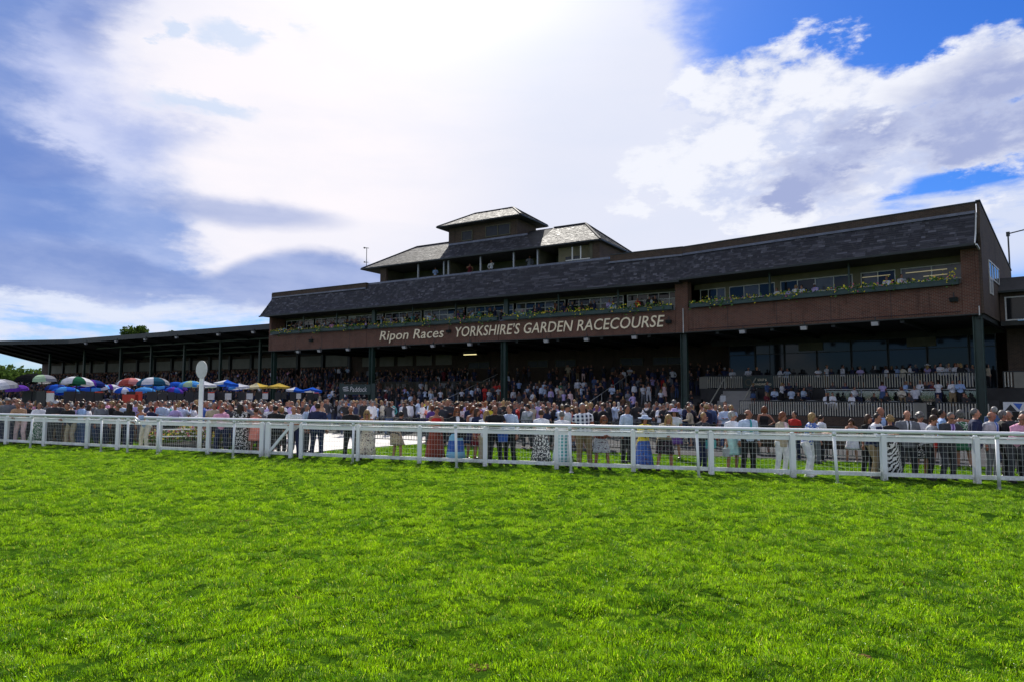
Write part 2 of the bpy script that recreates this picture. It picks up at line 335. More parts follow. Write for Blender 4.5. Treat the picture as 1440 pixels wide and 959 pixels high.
# cloth, skin and hair take the object's own colour
def objmat(name, kind):
    m, t, p = newmat(name)
    oc = t.add('ShaderNodeObjectInfo').outputs['Color']
    tc = t.add('ShaderNodeTexCoord').outputs['Object']
    p.inputs['Specular IOR Level'].default_value = .3
    if kind == 'skin':
        n = t.noise(tc, 14, 3); col = t.mix(t.m('MULTIPLY', n, .35), oc, (.42, .15, .09)); p.inputs['Roughness'].default_value = .55
        p.inputs['Subsurface Weight'].default_value = .0
    elif kind == 'hair':
        v = t.vm('MULTIPLY', tc, (60, 60, 8)); n = t.noise(v, 1.0, 3)
        col = t.mix(t.ss(n, .35, .7), t.mix(1.0, oc, (.45, .42, .4), 'MULTIPLY'), oc); p.inputs['Roughness'].default_value = .5
    else:
        n = t.noise(tc, 7, 4, .6, .6)
        col = t.mix(t.ss(n, .35, .7), t.mix(1.0, oc, (.72, .72, .75), 'MULTIPLY'), oc); p.inputs['Roughness'].default_value = .85
        b = t.add('ShaderNodeBump'); b.inputs['Strength'].default_value = .5; b.inputs['Distance'].default_value = .03
        t.l.new(n, b.inputs['Height']); t.l.new(b.outputs[0], p.inputs['Normal'])
        if kind == 'floral':
            vo = t.add('ShaderNodeTexNoise'); t.l.new(tc, vo.inputs[0]); vo.inputs['Scale'].default_value = 24; vo.inputs['Detail'].default_value = 2
            col = t.mix(t.ss(vo.outputs['Fac'], .52, .57), col, (.75, .74, .72))
        if kind == 'spots':
            vo = t.add('ShaderNodeTexNoise'); t.l.new(tc, vo.inputs[0]); vo.inputs['Scale'].default_value = 26; vo.inputs['Detail'].default_value = 2
            col = t.mix(t.ss(vo.outputs['Fac'], .56, .60), col, (.10, .06, .08))
        if kind == 'zebra':
            wv = t.add('ShaderNodeTexWave'); t.l.new(tc, wv.inputs[0]); wv.inputs['Scale'].default_value = 5.5; wv.inputs['Distortion'].default_value = 7; wv.bands_direction = 'DIAGONAL'; wv.inputs['Detail Scale'].default_value = 1.2
            col = t.mix(t.ss(wv.outputs['Fac'], .42, .58), (.015, .015, .015), (.75, .75, .74))
        if kind == 'check':
            s = t.add('ShaderNodeSeparateXYZ'); t.l.new(tc, s.inputs[0])
            fx = t.m('GREATER_THAN', t.m('SINE', t.m('MULTIPLY', s.outputs[0], 62)), .1); fz = t.m('GREATER_THAN', t.m('SINE', t.m('MULTIPLY', s.outputs[2], 62)), .1)
            col = t.mix(t.m('MULTIPLY', fx, .8), col, (.72, .76, .82)); col = t.mix(t.m('MULTIPLY', fz, .55), col, (.72, .76, .82))
        if kind == 'stripe':
            s = t.add('ShaderNodeSeparateXYZ'); t.l.new(tc, s.inputs[0])
            fz = t.m('GREATER_THAN', t.m('SINE', t.m('MULTIPLY', s.outputs[2], 9)), 0.0)
            col = t.mix(fz, col, (.25, .55, .80))
    t.l.new(col, p.inputs['Base Color']); return m
for k in ('skin', 'hair', 'cloth', 'floral', 'spots', 'zebra', 'check', 'stripe'): M[k] = objmat('person_'+k, k)

# ------------------------------------------------------------------ mesh helpers
class MB:
    def __init__(s): s.v = []; s.f = []; s.nv = 0
    def raw(s, v, f):
        b = len(s.v); s.v.extend(map(tuple, v)); s.f.extend(tuple(i+b for i in q) for q in f); return s
    def box(s, x0, x1, y0, y1, z0, z1):
        return s.raw([(x0,y0,z0),(x1,y0,z0),(x1,y1,z0),(x0,y1,z0),(x0,y0,z1),(x1,y0,z1),(x1,y1,z1),(x0,y1,z1)],
                     [(0,3,2,1),(4,5,6,7),(0,1,5,4),(1,2,6,5),(2,3,7,6),(3,0,4,7)])
    def hexa(s, pts):                 # 8 corners: bottom 4 then top 4
        return s.raw(pts, [(0,3,2,1),(4,5,6,7),(0,1,5,4),(1,2,6,5),(2,3,7,6),(3,0,4,7)])
    def poly(s, pts, thick):          # flat polygon with thickness downwards
        n = len(pts); t = [tuple(p) for p in pts]; b = [(p[0], p[1], p[2]-thick) for p in pts]
        return s.raw(t+b, [tuple(range(n)), tuple(range(2*n-1, n-1, -1))]+[(i, i+n, (i+1) % n+n, (i+1) % n) for i in range(n)])
    def bar(s, a, b, w, h=None, up=(0, 0, 1)):
        h = h or w; a = Vector(a); b = Vector(b); d = (b-a).normalized(); up = Vector(up)
        if abs(d.dot(up)) > .95: up = Vector((0, 1, 0))
        x = d.cross(up).normalized()*(w/2); y = x.cross(d).normalized()*(h/2)
        return s.hexa([a-x-y, a+x-y, b+x-y, b-x-y, a-x+y, a+x+y, b+x+y, b-x+y])
    def tube(s, pts, rad, n=10, cap=True):
        pts = [Vector(p) for p in pts]
        if not isinstance(rad, list): rad = [rad]*len(pts)
        vs = []; k = len(pts)
        for i, p in enumerate(pts):
            d = (pts[min(i+1, k-1)]-pts[max(i-1, 0)]).normalized()
            ref = Vector((1, 0, 0)) if abs(d.x) < .9 else Vector((0, 1, 0))
            y = d.cross(ref).normalized(); x = y.cross(d).normalized()
            rx, ry = rad[i] if isinstance(rad[i], (tuple, list)) else (rad[i], rad[i])
            for j in range(n):
                a = 2*math.pi*j/n; vs.append(p+x*(math.cos(a)*rx)+y*(math.sin(a)*ry))
        fs = []
        for i in range(k-1):
            for j in range(n):
                fs.append((i*n+j, i*n+(j+1) % n, (i+1)*n+(j+1) % n, (i+1)*n+j))
        if cap: fs += [tuple(range(n-1, -1, -1)), tuple(range((k-1)*n, k*n))]
        return s.raw(vs, fs)
    def ell(s, c, r, n=12, m=8, rot=None):
        c = Vector(c); vs = [Vector((0, 0, r[2]))]
        for i in range(1, m):
            t = math.pi*i/m
            for j in range(n):
                a = 2*math.pi*j/n
                vs.append(Vector((r[0]*math.sin(t)*math.cos(a), r[1]*math.sin(t)*math.sin(a), r[2]*math.cos(t))))
        vs.append(Vector((0, 0, -r[2])))
        if rot is not None: vs = [rot @ v for v in vs]
        vs = [c+v for v in vs]
        fs = [(0, 1+j, 1+(j+1) % n) for j in range(n)]
        for i in range(m-2):
            for j in range(n):
                a = 1+i*n+j; b = 1+i*n+(j+1) % n; fs.append((a, a+n, b+n, b))
        L = len(vs)-1; o = 1+(m-2)*n
        fs += [(L, o+(j+1) % n, o+j) for j in range(n)]
        return s.raw(vs, fs)
    def lathe(s, prof, c=(0, 0, 0), n=16, wav=0, amp=0.0):
        vs = []; cx, cy, cz = c
        for (r, z) in prof:
            for j in range(n):
                a = 2*math.pi*j/n; q = r if not wav else r*(1+amp*math.sin(a*wav))
                vs.append((cx+q*math.cos(a), cy+q*math.sin(a), cz+z))
        k = len(prof); fs = [(i*n+j, i*n+(j+1) % n, (i+1)*n+(j+1) % n, (i+1)*n+j) for i in range(k-1) for j in range(n)]
        fs += [tuple(range(n-1, -1, -1)), tuple(range((k-1)*n, k*n))]
        return s.raw(vs, fs)
    def mesh(s, name, mats, smooth=False):
        me = bpy.data.meshes.new(name); me.from_pydata(s.v, [], s.f); me.update()
        for m in (mats if isinstance(mats, (list, tuple)) else [mats]): me.materials.append(M[m] if isinstance(m, str) else m)
        if smooth: me.polygons.foreach_set('use_smooth', [True]*len(me.polygons))
        return me
    def build(s, name, mat, parent=None, smooth=False, **kw):
        return link(name, s.mesh(name, mat, smooth), parent, **kw)
def link(name, me, parent=None, matrix=None, **kw):
    o = bpy.data.objects.new(name, me); COL.objects.link(o)
    if parent is not None: o.parent = parent
    if matrix is not None: o.matrix_local = matrix
    for k, v in kw.items(): o[k] = v
    return o
def thing(name, label, cat, loc=(0, 0, 0), rz=0.0, group=None):
    o = bpy.data.objects.new(name, None); COL.objects.link(o); o.empty_display_size = .3
    o.location = loc; o.rotation_euler = (0, 0, rz); o['label'] = label; o['category'] = cat
    if group: o['group'] = group
    return o
def tag(o, label, cat, group=None):
    o['label'] = label; o['category'] = cat
    if group: o['group'] = group
    return o
def setcol(o, c): o.color = (c[0], c[1], c[2], 1); return o

# building frames: origin at the bend of the grandstand, +X along the front to the right, +Y into the building
BX, BY = 13.2, 52.4
AL, AR = R_(58.5-90), R_(48.0-90)
def wl(x, s, z=0):                    # left-hand frame to world
    return Vector((BX+x*math.cos(AL)-s*math.sin(AL), BY+x*math.sin(AL)+s*math.cos(AL), z))
def wr(x, s, z=0):
    return Vector((BX+x*math.cos(AR)-s*math.sin(AR), BY+x*math.sin(AR)+s*math.cos(AR), z))

# ------------------------------------------------------------------ ground
def vnoise(X, Y, s, seed):
    g = np.random.default_rng(seed).random((256, 256)); x = np.asarray(X)/s+100; y = np.asarray(Y)/s+100
    xi = np.floor(x).astype(int); yi = np.floor(y).astype(int); fx = x-xi; fy = y-yi
    fx = fx*fx*(3-2*fx); fy = fy*fy*(3-2*fy); a = lambda i, j: g[(xi+i) % 256, (yi+j) % 256]
    return (a(0,0)*(1-fx)+a(1,0)*fx)*(1-fy)+(a(0,1)*(1-fx)+a(1,1)*fx)*fy
FP = np.polyfit([11.37,9.39,7.33,5.37,3.38,1.29,-.79,-2.84,-4.9,-7.03,-8.3,-10.65,-13.7,-16.35,-18.72,-21.75],
                [16.64,17.4,17.86,18.51,19.48,20.05,20.9,21.48,21.94,22.61,22.97,24.09,24.88,26.51,27.49,29.34], 2)
RP = np.polyfit([11.15,7.93,4.83,1.63,-1.59,-4.88,-9.21,-12.33,-13.67,-14.9,-18.51],
                [15.82,16.82,17.8,18.91,19.97,20.99,22.94,24.03,24.56,24.96,26.43], 2)
fy_ = lambda x: float(np.polyval(FP, x))
ry_ = lambda x: float(np.polyval(RP, x))
def relief(X, Y):
    X = np.asarray(X, float); Y = np.asarray(Y, float)
    d = np.clip((np.polyval(RP, np.clip(X, -26, 16))-Y)/2.5, 0, 1); d = d*d*(3-2*d)
    h = (vnoise(X, Y*1.6, .55, 1)-.5)*.045+(vnoise(X, Y*1.3, 1.7, 2)-.5)*.05+(vnoise(X, Y*2, .27, 3)-.5)*.05
    return h*d*np.clip((40-np.abs(X))/10, 0, 1)
def spread(lo, hi, step, far):
    a = list(np.arange(lo, hi+1e-6, step)); s = step; x = lo
    pre = []; post = []
    while x > -far: s *= 1.35; x -= s; pre.append(x)
    s = step; x = a[-1]
    while x < far: s *= 1.35; x += s; post.append(x)
    return np.array(pre[::-1]+a+post)
xs = spread(-26, 20, .13, 2500); ys = spread(2.5, 27, .13, 2500)
GX, GY = np.meshgrid(xs, ys, indexing='ij'); GZ = relief(GX, GY)
nx, ny = GX.shape
idx = np.arange(nx*ny).reshape(nx, ny)
fs = np.stack([idx[:-1, :-1], idx[1:, :-1], idx[1:, 1:], idx[:-1, 1:]], -1).reshape(-1, 4)
me = bpy.data.meshes.new('ground'); me.from_pydata(np.stack([GX, GY, GZ], -1).reshape(-1, 3), [], fs.tolist()); me.materials.append(M['turf'])
me.polygons.foreach_set('use_smooth', [True]*len(me.polygons))
link('ground', me, kind='structure')
# paved parts, thin sheets a few millimetres above the turf
BAR = lambda x: 27.05-.46*x          # line of the crowd barrier at the back of the lawn
m = MB(); L0 = [(15, 20.4), (12, BAR(12)+.1), (0, BAR(0)+.1), (-4, 29.4), (-9.5, 31), (-30, 34), (-60, 40), (-110, 60)]
far = [(-160, 150), (40, 150), (70, 30)]
m.poly([(x, y, .008) for x, y in L0[::-1]+[(60, 4)]+far[::-1]][::-1], .004)
m.build('racegoers_apron', 'asphalt', kind='structure')
m = MB(); m.poly([(x, y, .016) for x, y in [(-7.4, 24.2), (-6.7, 26.2), (-3.9, 29.2), (-3.6, 34), (-13, 38), (-10.4, 28), (-8.9, 24.6)]][::1], .004)
m.build('lawn_path', 'path', kind='structure')

# ------------------------------------------------------------------ grass blades (instanced tufts)
def tuft_mesh(seed, n=175, rad=.125):
    r = np.random.default_rng(seed); v = []; f = []; tone = []
    for i in range(n):
        a = r.random()*6.283; q = rad*math.sqrt(r.random()); x, y = q*math.cos(a), q*math.sin(a)
        h = r.uniform(.014, .035); wd = r.uniform(.0013, .0024); la = r.random()*6.283; ln = r.uniform(.1, .75)*h
        dx, dy = math.cos(la)*ln, math.sin(la)*ln; wa = r.random()*3.14; wx, wy = math.cos(wa)*wd, math.sin(wa)*wd
        b = len(v)
        v += [(x-wx, y-wy, -.01), (x+wx, y+wy, -.01), (x+dx*.35+wx*.9, y+dy*.35+wy*.9, h*.6), (x+dx*.35-wx*.9, y+dy*.35-wy*.9, h*.6), (x+dx, y+dy, h*r.uniform(.75, 1))]
        f += [(b, b+1, b+2, b+3), (b+3, b+2, b+4)]; t = r.random(); tone += [t]*5
    me = bpy.data.meshes.new('grass_tuft'); me.from_pydata(v, [], f); me.materials.append(M['blade'])
    at_ = me.attributes.new('tone', 'FLOAT', 'POINT'); at_.data.foreach_set('value', tone)
    return me
NV = 6
DIVOTS = [(4.55, 8.0, .12), (2.9, 5.85, .10), (3.05, 9.3, .08), (-.25, 5.55, .09), (-2.3, 7.4, .10), (6.1, 9.1, .13), (-4.4, 11.5, .12), (1.2, 12.5, .1)]
dv = MB()
for dx, dy, dr in DIVOTS:
    for k in range(46):
        a = random.random()*6.28; q = dr*random.random()**.5; x, y = dx+q*math.cos(a), dy+q*math.sin(a)*.8; s_ = random.uniform(.010, .028); z = float(relief(x, y))
        dv.ell((x, y, z-.004+random.random()*.012), (s_, s_*.8, s_*.5), 6, 4)
M['soil'] = plain('loose_brown_soil', (.15, .10, .035), .95, .4, 20, spec=.05)
o = dv.build('divots', 'soil', kind='stuff'); o['label'] = 'small brown hoof divots of loose soil in the racecourse turf'; o['category'] = 'soil'
tufts = [bpy.data.objects.new('grass_tuft', tuft_mesh(50+i)) for i in range(NV)]
def grass():
    P = []
    y = 3.9
    while y < 30.5:
        dy = .10 if y < 10 else .14
        wdt = .80*y+1.0
        step = .10 if y < 7 else (.12 if y < 12 else .15)
        n = int(2*wdt/step)
        X = np.linspace(-wdt, wdt, n)+rng.uniform(-.07, .07, n); Y = y+rng.uniform(-.07, .07, n)
        P.append(np.stack([X, Y], -1)); y += dy
    P = np.concatenate(P)
    lim = np.where(P[:, 0] > -3, BAR(P[:, 0]), 29.0+(-3-P[:, 0])*.25)
    P = P[P[:, 1] < np.minimum(lim, 30.4)]
    k = ~((P[:, 0] > -10.2) & (P[:, 0] < -3.7) & (P[:, 1] > 24.4) & (P[:, 0] < np.interp(P[:, 1], [23, 26, 29.2], [-7.2, -6.7, -3.9])) & (P[:, 0] > np.interp(P[:, 1], [23, 28, 38], [-8.6, -10.4, -13])))
    P = P[k]
    for dx, dy, dr in DIVOTS: P = P[(P[:, 0]-dx)**2/dr**2+(P[:, 1]-dy)**2/(dr*.8)**2 > 1]
    z = relief(P[:, 0], P[:, 1])
    cl = vnoise(P[:, 0], P[:, 1]*2.0, .16, 11)*.62+vnoise(P[:, 0], P[:, 1]*1.6, .45, 13)*.28+vnoise(P[:, 0], P[:, 1]*1.4, 1.6, 12)*.10
    front = P[:, 1] < np.polyval(RP, P[:, 0])
    sc = np.where(front, .52+.95*np.clip((cl-.26)/.44, 0, 1), .55)
    hole = vnoise(P[:, 0]*.55, P[:, 1]*1.15, .14, 41); sc = np.where(front & (hole < .22), sc*.5, sc)
    keep = ((cl > .16) & (hole > .10)) | ~front
    P, z, sc = P[keep], z[keep], sc[keep]
    me = bpy.data.meshes.new('grass'); me.from_pydata(np.column_stack([P, z]), [], [])
    n = len(P)
    a = me.attributes.new('sc', 'FLOAT', 'POINT'); a.data.foreach_set('value', sc.astype('f'))
    a = me.attributes.new('rt', 'FLOAT_VECTOR', 'POINT'); rv = np.column_stack([rng.normal(-.12, .22, n), rng.normal(.18, .22, n), rng.random(n)*6.283]); a.data.foreach_set('vector', rv.astype('f').ravel())
    a = me.attributes.new('vi', 'INT', 'POINT'); a.data.foreach_set('value', rng.integers(0, NV, n).astype('i'))
    o = link('grass', me, kind='stuff'); o['label'] = 'long uneven green turf covering the racecourse in front of the rails and the lawn behind'; o['category'] = 'grass'
    g = bpy.data.node_groups.new('grass_scatter', 'GeometryNodeTree')
    g.interface.new_socket('Geometry', in_out='INPUT', socket_type='NodeSocketGeometry'); g.interface.new_socket('Geometry', in_out='OUTPUT', socket_type='NodeSocketGeometry')
    N = g.nodes; L = g.links; i = N.new('NodeGroupInput'); out = N.new('NodeGroupOutput')
    iop = N.new('GeometryNodeInstanceOnPoints'); iop.inputs['Pick Instance'].default_value = True
    gi = N.new('GeometryNodeGeometryToInstance')
    for t in reversed(tufts):
        oi = N.new('GeometryNodeObjectInfo'); oi.inputs['Object'].default_value = t; L.new(oi.outputs['Geometry'], gi.inputs[0])
    def attr(nm, typ):
        a = N.new('GeometryNodeInputNamedAttribute'); a.data_type = typ; a.inputs[0].default_value = nm; return a.outputs['Attribute']
    L.new(i.outputs[0], iop.inputs['Points']); L.new(gi.outputs[0], iop.inputs['Instance'])
    L.new(attr('vi', 'INT'), iop.inputs['Instance Index']); L.new(attr('sc', 'FLOAT'), iop.inputs['Scale'])
    e = N.new('FunctionNodeEulerToRotation'); L.new(attr('rt', 'FLOAT_VECTOR'), e.inputs[0]); L.new(e.outputs[0], iop.inputs['Rotation'])
    L.new(iop.outputs[0], out.inputs[0])
    md = o.modifiers.new('scatter', 'NODES'); md.node_group = g
    print('grass tufts', n)
grass()

# ------------------------------------------------------------------ grandstand
GS = thing('grandstand', 'long brick grandstand with slate mansard roof, flowered balcony and big cream lettering', 'grandstand', (BX, BY, 0), AL)
MR = Matrix.Rotation(AR-AL, 4, 'Z')
COLX = [-.1, -16.6, -32.6, -47.55]
def bL(mb, name, mat, **k): return mb.build(name, mat, GS, **k)
def bR(mb, name, mat, **k): return mb.build(name, mat, GS, matrix=MR, **k)
LE = -47.9; RE = 19.1
# brick parapets
for i in range(3):
    x1 = COLX[i]-.32 if i else -.62; x0 = COLX[i+1]+(-.3 if i < 2 else -.0)
    bL(MB().box(x0, x1-.012, 0, .28, 6.88, 8.72), 'brick_parapet', 'brick')
bR(MB().box(.43, 18.2, 0, .28, 6.88, 8.72), 'brick_parapet', 'brick')
bL(MB().box(-.6, -.0, -.03, .6, 6.87, 11.0), 'brick_pier', 'brick'); bR(MB().box(.0, .42, -.03, .6, 6.87, 11.0), 'brick_pier', 'brick')
bR(MB().box(18.21, RE, -.03, 1.9, 6.87, 10.95), 'brick_pier', 'brick')
bL(MB().box(LE, -47.56, -.03, 1.9, 6.87, 10.72), 'brick_pier', 'brick')
for x in (-43.5, -39.4, -35.3, -28.3, -24.2, -20.1, -12.4, -8.2, -4.1): bL(MB().box(x-.012, x+.012, -.012, .0, 6.9, 8.7), 'movement_joint', 'darksteel')
for x in (3.6, 7.2, 10.8, 14.4): bR(MB().box(x-.012, x+.012, -.012, .0, 6.9, 8.7), 'movement_joint', 'darksteel')
bL(MB().box(LE, -.62, -.03, .0, 8.62, 8.70), 'parapet_band', 'lead')
bR(MB().tube([(.5, -.04, 7.05), (18.1, -.04, 7.05)], .018, 5), 'cable', 'black')
# soldier course and drip strip under the parapet
bL(MB().box(LE, -.0, -.045, .29, 6.80, 6.868), 'soldier_course', 'soffit'); bR(MB().box(.0, RE, -.045, .29, 6.80, 6.868), 'soldier_course', 'soffit')
bR(MB().box(.02, .07, -.10, -.04, 6.8, 8.7), 'downpipe', 'frame'); bR(MB().box(19.0, 19.05, -.09, -.04, 6.75, 7.3), 'downpipe', 'frame')
# balcony slab, soffit over the terrace
bL(MB().box(LE, -.02, .3, 14, 6.92, 7.15), 'terrace_ceiling', 'soffit'); bR(MB().box(.02, RE, .3, 14, 6.92, 7.15), 'terrace_ceiling', 'soffit')
for x in np.arange(-44, 0, 4.1): bL(MB().box(x, x+.25, .31, 13.9, 6.62, 6.915), 'ceiling_beam', 'darksteel')
for x in np.arange(2.5, 19, 4.1): bR(MB().box(x, x+.25, .31, 9.9, 6.62, 6.915), 'ceiling_beam', 'darksteel')
bL(MB().box(LE+.1, -.02, .3, 6, 7.3, 7.9), 'balcony_floor', 'concrete'); bR(MB().box(.02, RE-.1, .3, 6, 7.3, 7.9), 'balcony_floor', 'concrete')
bL(MB().box(LE+.4, -.7, .62, 1.2, 7.9, 8.42), 'seating_step', 'concrete'); bL(MB().box(LE+.4, -.7, 1.2, 1.86, 7.9, 8.75), 'seating_step', 'concrete'); bR(MB().box(.5, 18.2, .62, 1.8, 7.9, 8.45), 'seating_step', 'concrete')
# windows behind the balcony
pane_cache = {}
def window(parent, mtx, x0, x1, y, z0, z1, cols, trans=None, fw=.07, mat='frame', pm='glass'):
    f = MB(); P = []
    f.box(x0, x1, y, y+.08, z0, z0+fw); f.box(x0, x1, y, y+.08, z1-fw, z1)
    zs = [z0+fw, z1-fw]
    if trans: f.box(x0+fw, x1-fw, y+.002, y+.078, trans-fw/2, trans+fw/2); zs = [z0+fw, trans-fw/2, trans+fw/2, z1-fw]
    d = (x1-x0)/cols
    for i in range(cols+1):
        c = x0+d*i; a = c-fw/2 if 0 < i < cols else (c if i == 0 else c-fw)
        f.box(a, a+fw, y+.004, y+.076, z0+fw, z1-fw)
    wo = f.build('window', mat, parent, matrix=mtx)
    for i in range(cols):
        xa = x0+d*i+(fw/2 if i else fw); xb = x0+d*(i+1)-(fw/2 if i < cols-1 else fw)
        for j in range(0, len(zs), 2):
            key = (round(xb-xa, 3), round(zs[j+1]-zs[j], 3), pm)
            pm_ = pm
            if pm == 'glass' and 7 < z0 < 8.5 and parent is GS: pm_ = random.choices(['glass', 'dim', 'palepane'], [5, 3, 3.5 if j == 0 else .4])[0]; key = key[:2]+(pm_,)
            if key not in pane_cache:
                pane_cache[key] = MB().box(0, key[0], 0, .012, 0, key[1]).mesh('pane', pm_)
            link('pane', pane_cache[key], wo, Matrix.Translation((xa, y+.03, zs[j])) @ Matrix.Rotation(R_(random.uniform(-.8, .8)), 4, 'X'))
    return wo
PX = [-.62, -5.5, -11.0, -16.35, -21.95, -27.2, -32.35, -37.6, -42.7, -47.5]
for i in range(9):
    window(GS, None, PX[i+1]+.16, PX[i]-.16, 1.9, 7.9, 10.38, 5, 9.82)
for (a, b, n) in ((.5, 2.6, 3), (2.9, 6.4, 3), (6.8, 11.7, 4), (12.2, 14.3, 2), (14.6, 18.1, 2)):
    window(GS, MR, a, b, 1.9, 7.9, 10.3, n, 9.35, .06)
bL(MB().box(LE, -.02, 1.88, 2.05, 10.40, 11.1), 'fascia_wall', 'olive'); bR(MB().box(.02, 18.2, 1.88, 2.05, 10.32, 11.1), 'fascia_wall', 'cream')
for (a, b) in ((2.6, 2.9), (6.4, 6.8), (11.7, 12.2), (14.3, 14.6)): bR(MB().box(a+.01, b-.01, 1.87, 2.02, 7.9, 10.31), 'wall_pier', 'cream')
for z_ in (9.95, 9.62): bR(MB().box(14.9+(9.95-z_)*3, 17.2, 1.86, 1.9, z_, z_+.05), 'strip_light', 'tubedim')
bR(MB().box(12.3, 14.0, 1.86, 1.9, 9.95, 9.99), 'strip_light', 'tubedim')
# balcony posts
for i, x in enumerate(PX[1:-1]):
    t = .42 if i in (2, 5) else .14
    bL(MB().box(x-t/2, x+t/2, .32, .32+t*.7, 7.9, 10.8), 'balcony_post', 'steel')
for x in (6.63, 11.9): bR(MB().box(x-.06, x+.06, .32, .44, 7.9, 10.9), 'balcony_post', 'steel')
# columns on the ground
def hcol(mb, x, y, z1):
    mb.box(x-.24, x-.19, y, y+.42, 0, z1); mb.box(x+.19, x+.24, y, y+.42, 0, z1); mb.box(x-.19, x+.19, y+.19, y+.23, 0, z1); return mb
for x in COLX: bL(hcol(MB(), x, .30, 6.79), 'column', 'steel')
bR(hcol(MB(), 18.85, .30, 6.79), 'column', 'steel')
# mansard: boarding, slates, gutter, lead
SL_V, SL_F, SL_T = [], [], []
def slates(p0, p1, p2, p3, exp=.17, wd=.25, lift=.018, V=None, F=None, T=None):
    V = SL_V if V is None else V; F = SL_F if F is None else F; T = SL_T if T is None else T
    p0, p1, p2, p3 = map(Vector, (p0, p1, p2, p3))
    nrm = (p1-p0).cross(p3-p0).normalized(); h = ((p3+p2)/2-(p0+p1)/2).length; rows = max(1, round(h/exp))
    for r in range(rows):
        a, b = r/rows, min(1.0, (r+1.12)/rows)
        l0 = p0.lerp(p3, a); r0 = p1.lerp(p2, a); l1 = p0.lerp(p3, b); r1 = p1.lerp(p2, b)
        ln = (r0-l0).length; n = max(1, int(ln/wd)); u = (r0-l0)/ln; off = (r % 2)*wd*.5
        xs_ = [0]+[off+k*wd*random.uniform(.97, 1.03) for k in range(1, int((ln-off)/wd)+1) if off+k*wd < ln-.05]+[ln]
        ln1 = (r1-l1).length; base = (l1-l0).dot(u)
        for k in range(len(xs_)-1):
            xa, xb = xs_[k]+.004, xs_[k+1]-.004
            if xb-xa < .04: continue
            j = lift*random.uniform(.7, 1.5); dr = random.uniform(-.012, .012)
            A = l0+u*xa; B = l0+u*xb; ca = min(max(xa, base), base+ln1); cb_ = min(max(xb, base), base+ln1)
            C = l1+u*(cb_-base); D = l1+u*(ca-base)
            dn = (l0-l1).normalized()*dr
            A += dn; B += dn
            i = len(V); V += [A+nrm*j, B+nrm*j, C+nrm*.004, D+nrm*.004, A, B]
            F += [(i, i+1, i+2, i+3), (i+4, i+5, i+1, i)]
            t = random.random()**2.0; t = 1.0 if random.random() < .035 else t*.62
            T += [t]*6
def flush(name, mtx=None):
    me = bpy.data.meshes.new(name); me.from_pydata(SL_V, [], SL_F); me.materials.append(M['slate'])
    a = me.attributes.new('tone', 'FLOAT', 'POINT'); a.data.foreach_set('value', SL_T)
    o = link(name, me, GS, mtx, kind='stuff'); print(name, len(SL_F)//2)
    SL_V.clear(); SL_F.clear(); SL_T.clear(); return o
LED, RED = -48.55, 19.02
YE, ZEL, ZER = -.85, 10.78, 10.9
def mans(mb, x0, x1, xt0, xt1, ze, zt, yt):    # bellcast roof face with boarding behind
    ym, zm = -.38, ze+.62
    slates((x0, YE, ze), (x1, YE, ze), (x1 if x1 > 0 else x1, ym, zm), (x0+(xt0-x0)*.45, ym, zm))
    slates((x0+(xt0-x0)*.45, ym, zm), (x1, ym, zm), (xt1, yt, zt), (xt0, yt, zt))
    mb.raw([(x0, YE+.03, ze), (x1, YE+.03, ze), (x1, ym+.03, zm), (x0+(xt0-x0)*.45, ym+.03, zm), (x1, yt+.03, zt-.01), (xt0, yt+.03, zt-.01),
            (x0, YE+.3, ze), (x1, YE+.3, ze), (x1, .5, zt-.3), (xt0, .5, zt-.3)],
           [(0, 1, 2, 3), (3, 2, 4, 5), (6, 9, 8, 7), (0, 6, 7, 1), (5, 4, 8, 9), (0, 3, 5, 9, 6), (1, 7, 8, 4, 2)])
mb = MB()
mans(mb, LED, -33.3, -47.75, -33.3, ZEL, 12.85, .2)
mans(mb, -33.3, -6.2, -33.3, -6.2, ZEL, 13.28, .42)
mans(mb, -6.2, -.0, -6.2, -.0, ZEL+.02, 12.85, .2)
bL(mb, 'roof_boarding', 'roofdark')
# hipped left end of the mansard
slates((LED, 3.5, ZEL), (LED, YE, ZEL), (-47.75, .2, 12.85), (-47.75, 3.5, 12.85))
flush('roof_slates')
mb = MB(); mans(mb, 0, RED, 0, RED, ZER, 12.88, .2); bR(mb, 'roof_boarding', 'roofdark'); flush('roof_slates', MR)
bL(MB().box(LED-.05, 0, YE-.12, YE+.02, ZEL-.14, ZEL-.01), 'gutter', 'darksteel'); bR(MB().box(0, RED, YE-.12, YE+.02, ZER-.14, ZER-.01), 'gutter', 'darksteel')
bR(MB().bar((RED+.05, YE-.02, ZER-.02), (RED+.05, -.40, ZER+.62), .07).bar((RED+.05, -.40, ZER+.62), (RED+.05, .17, 12.88), .07), 'verge_strip', 'frame')
bR(MB().bar((RED+.12, YE-.05, ZER-.10), (RED+.14, .7, ZER-.35), .09), 'gutter_outlet', 'frame')
bL(MB().box(LE, 0, YE+.02, 1.87, ZEL-.16, ZEL-.08), 'eave_soffit', 'soffit'); bR(MB().box(0, RE-.02, YE+.02, 1.87, ZER-.16, ZER-.08), 'eave_soffit', 'soffit')
bL(MB().box(-47.8, -33.3, .1, .19, 12.84, 12.99), 'lead_flashing', 'lead'); bL(MB().box(-6.2, 0, .1, .19, 12.84, 12.99), 'lead_flashing', 'lead'); bR(MB().box(0, RED, .1, .19, 12.86, 13.02), 'lead_flashing', 'lead')
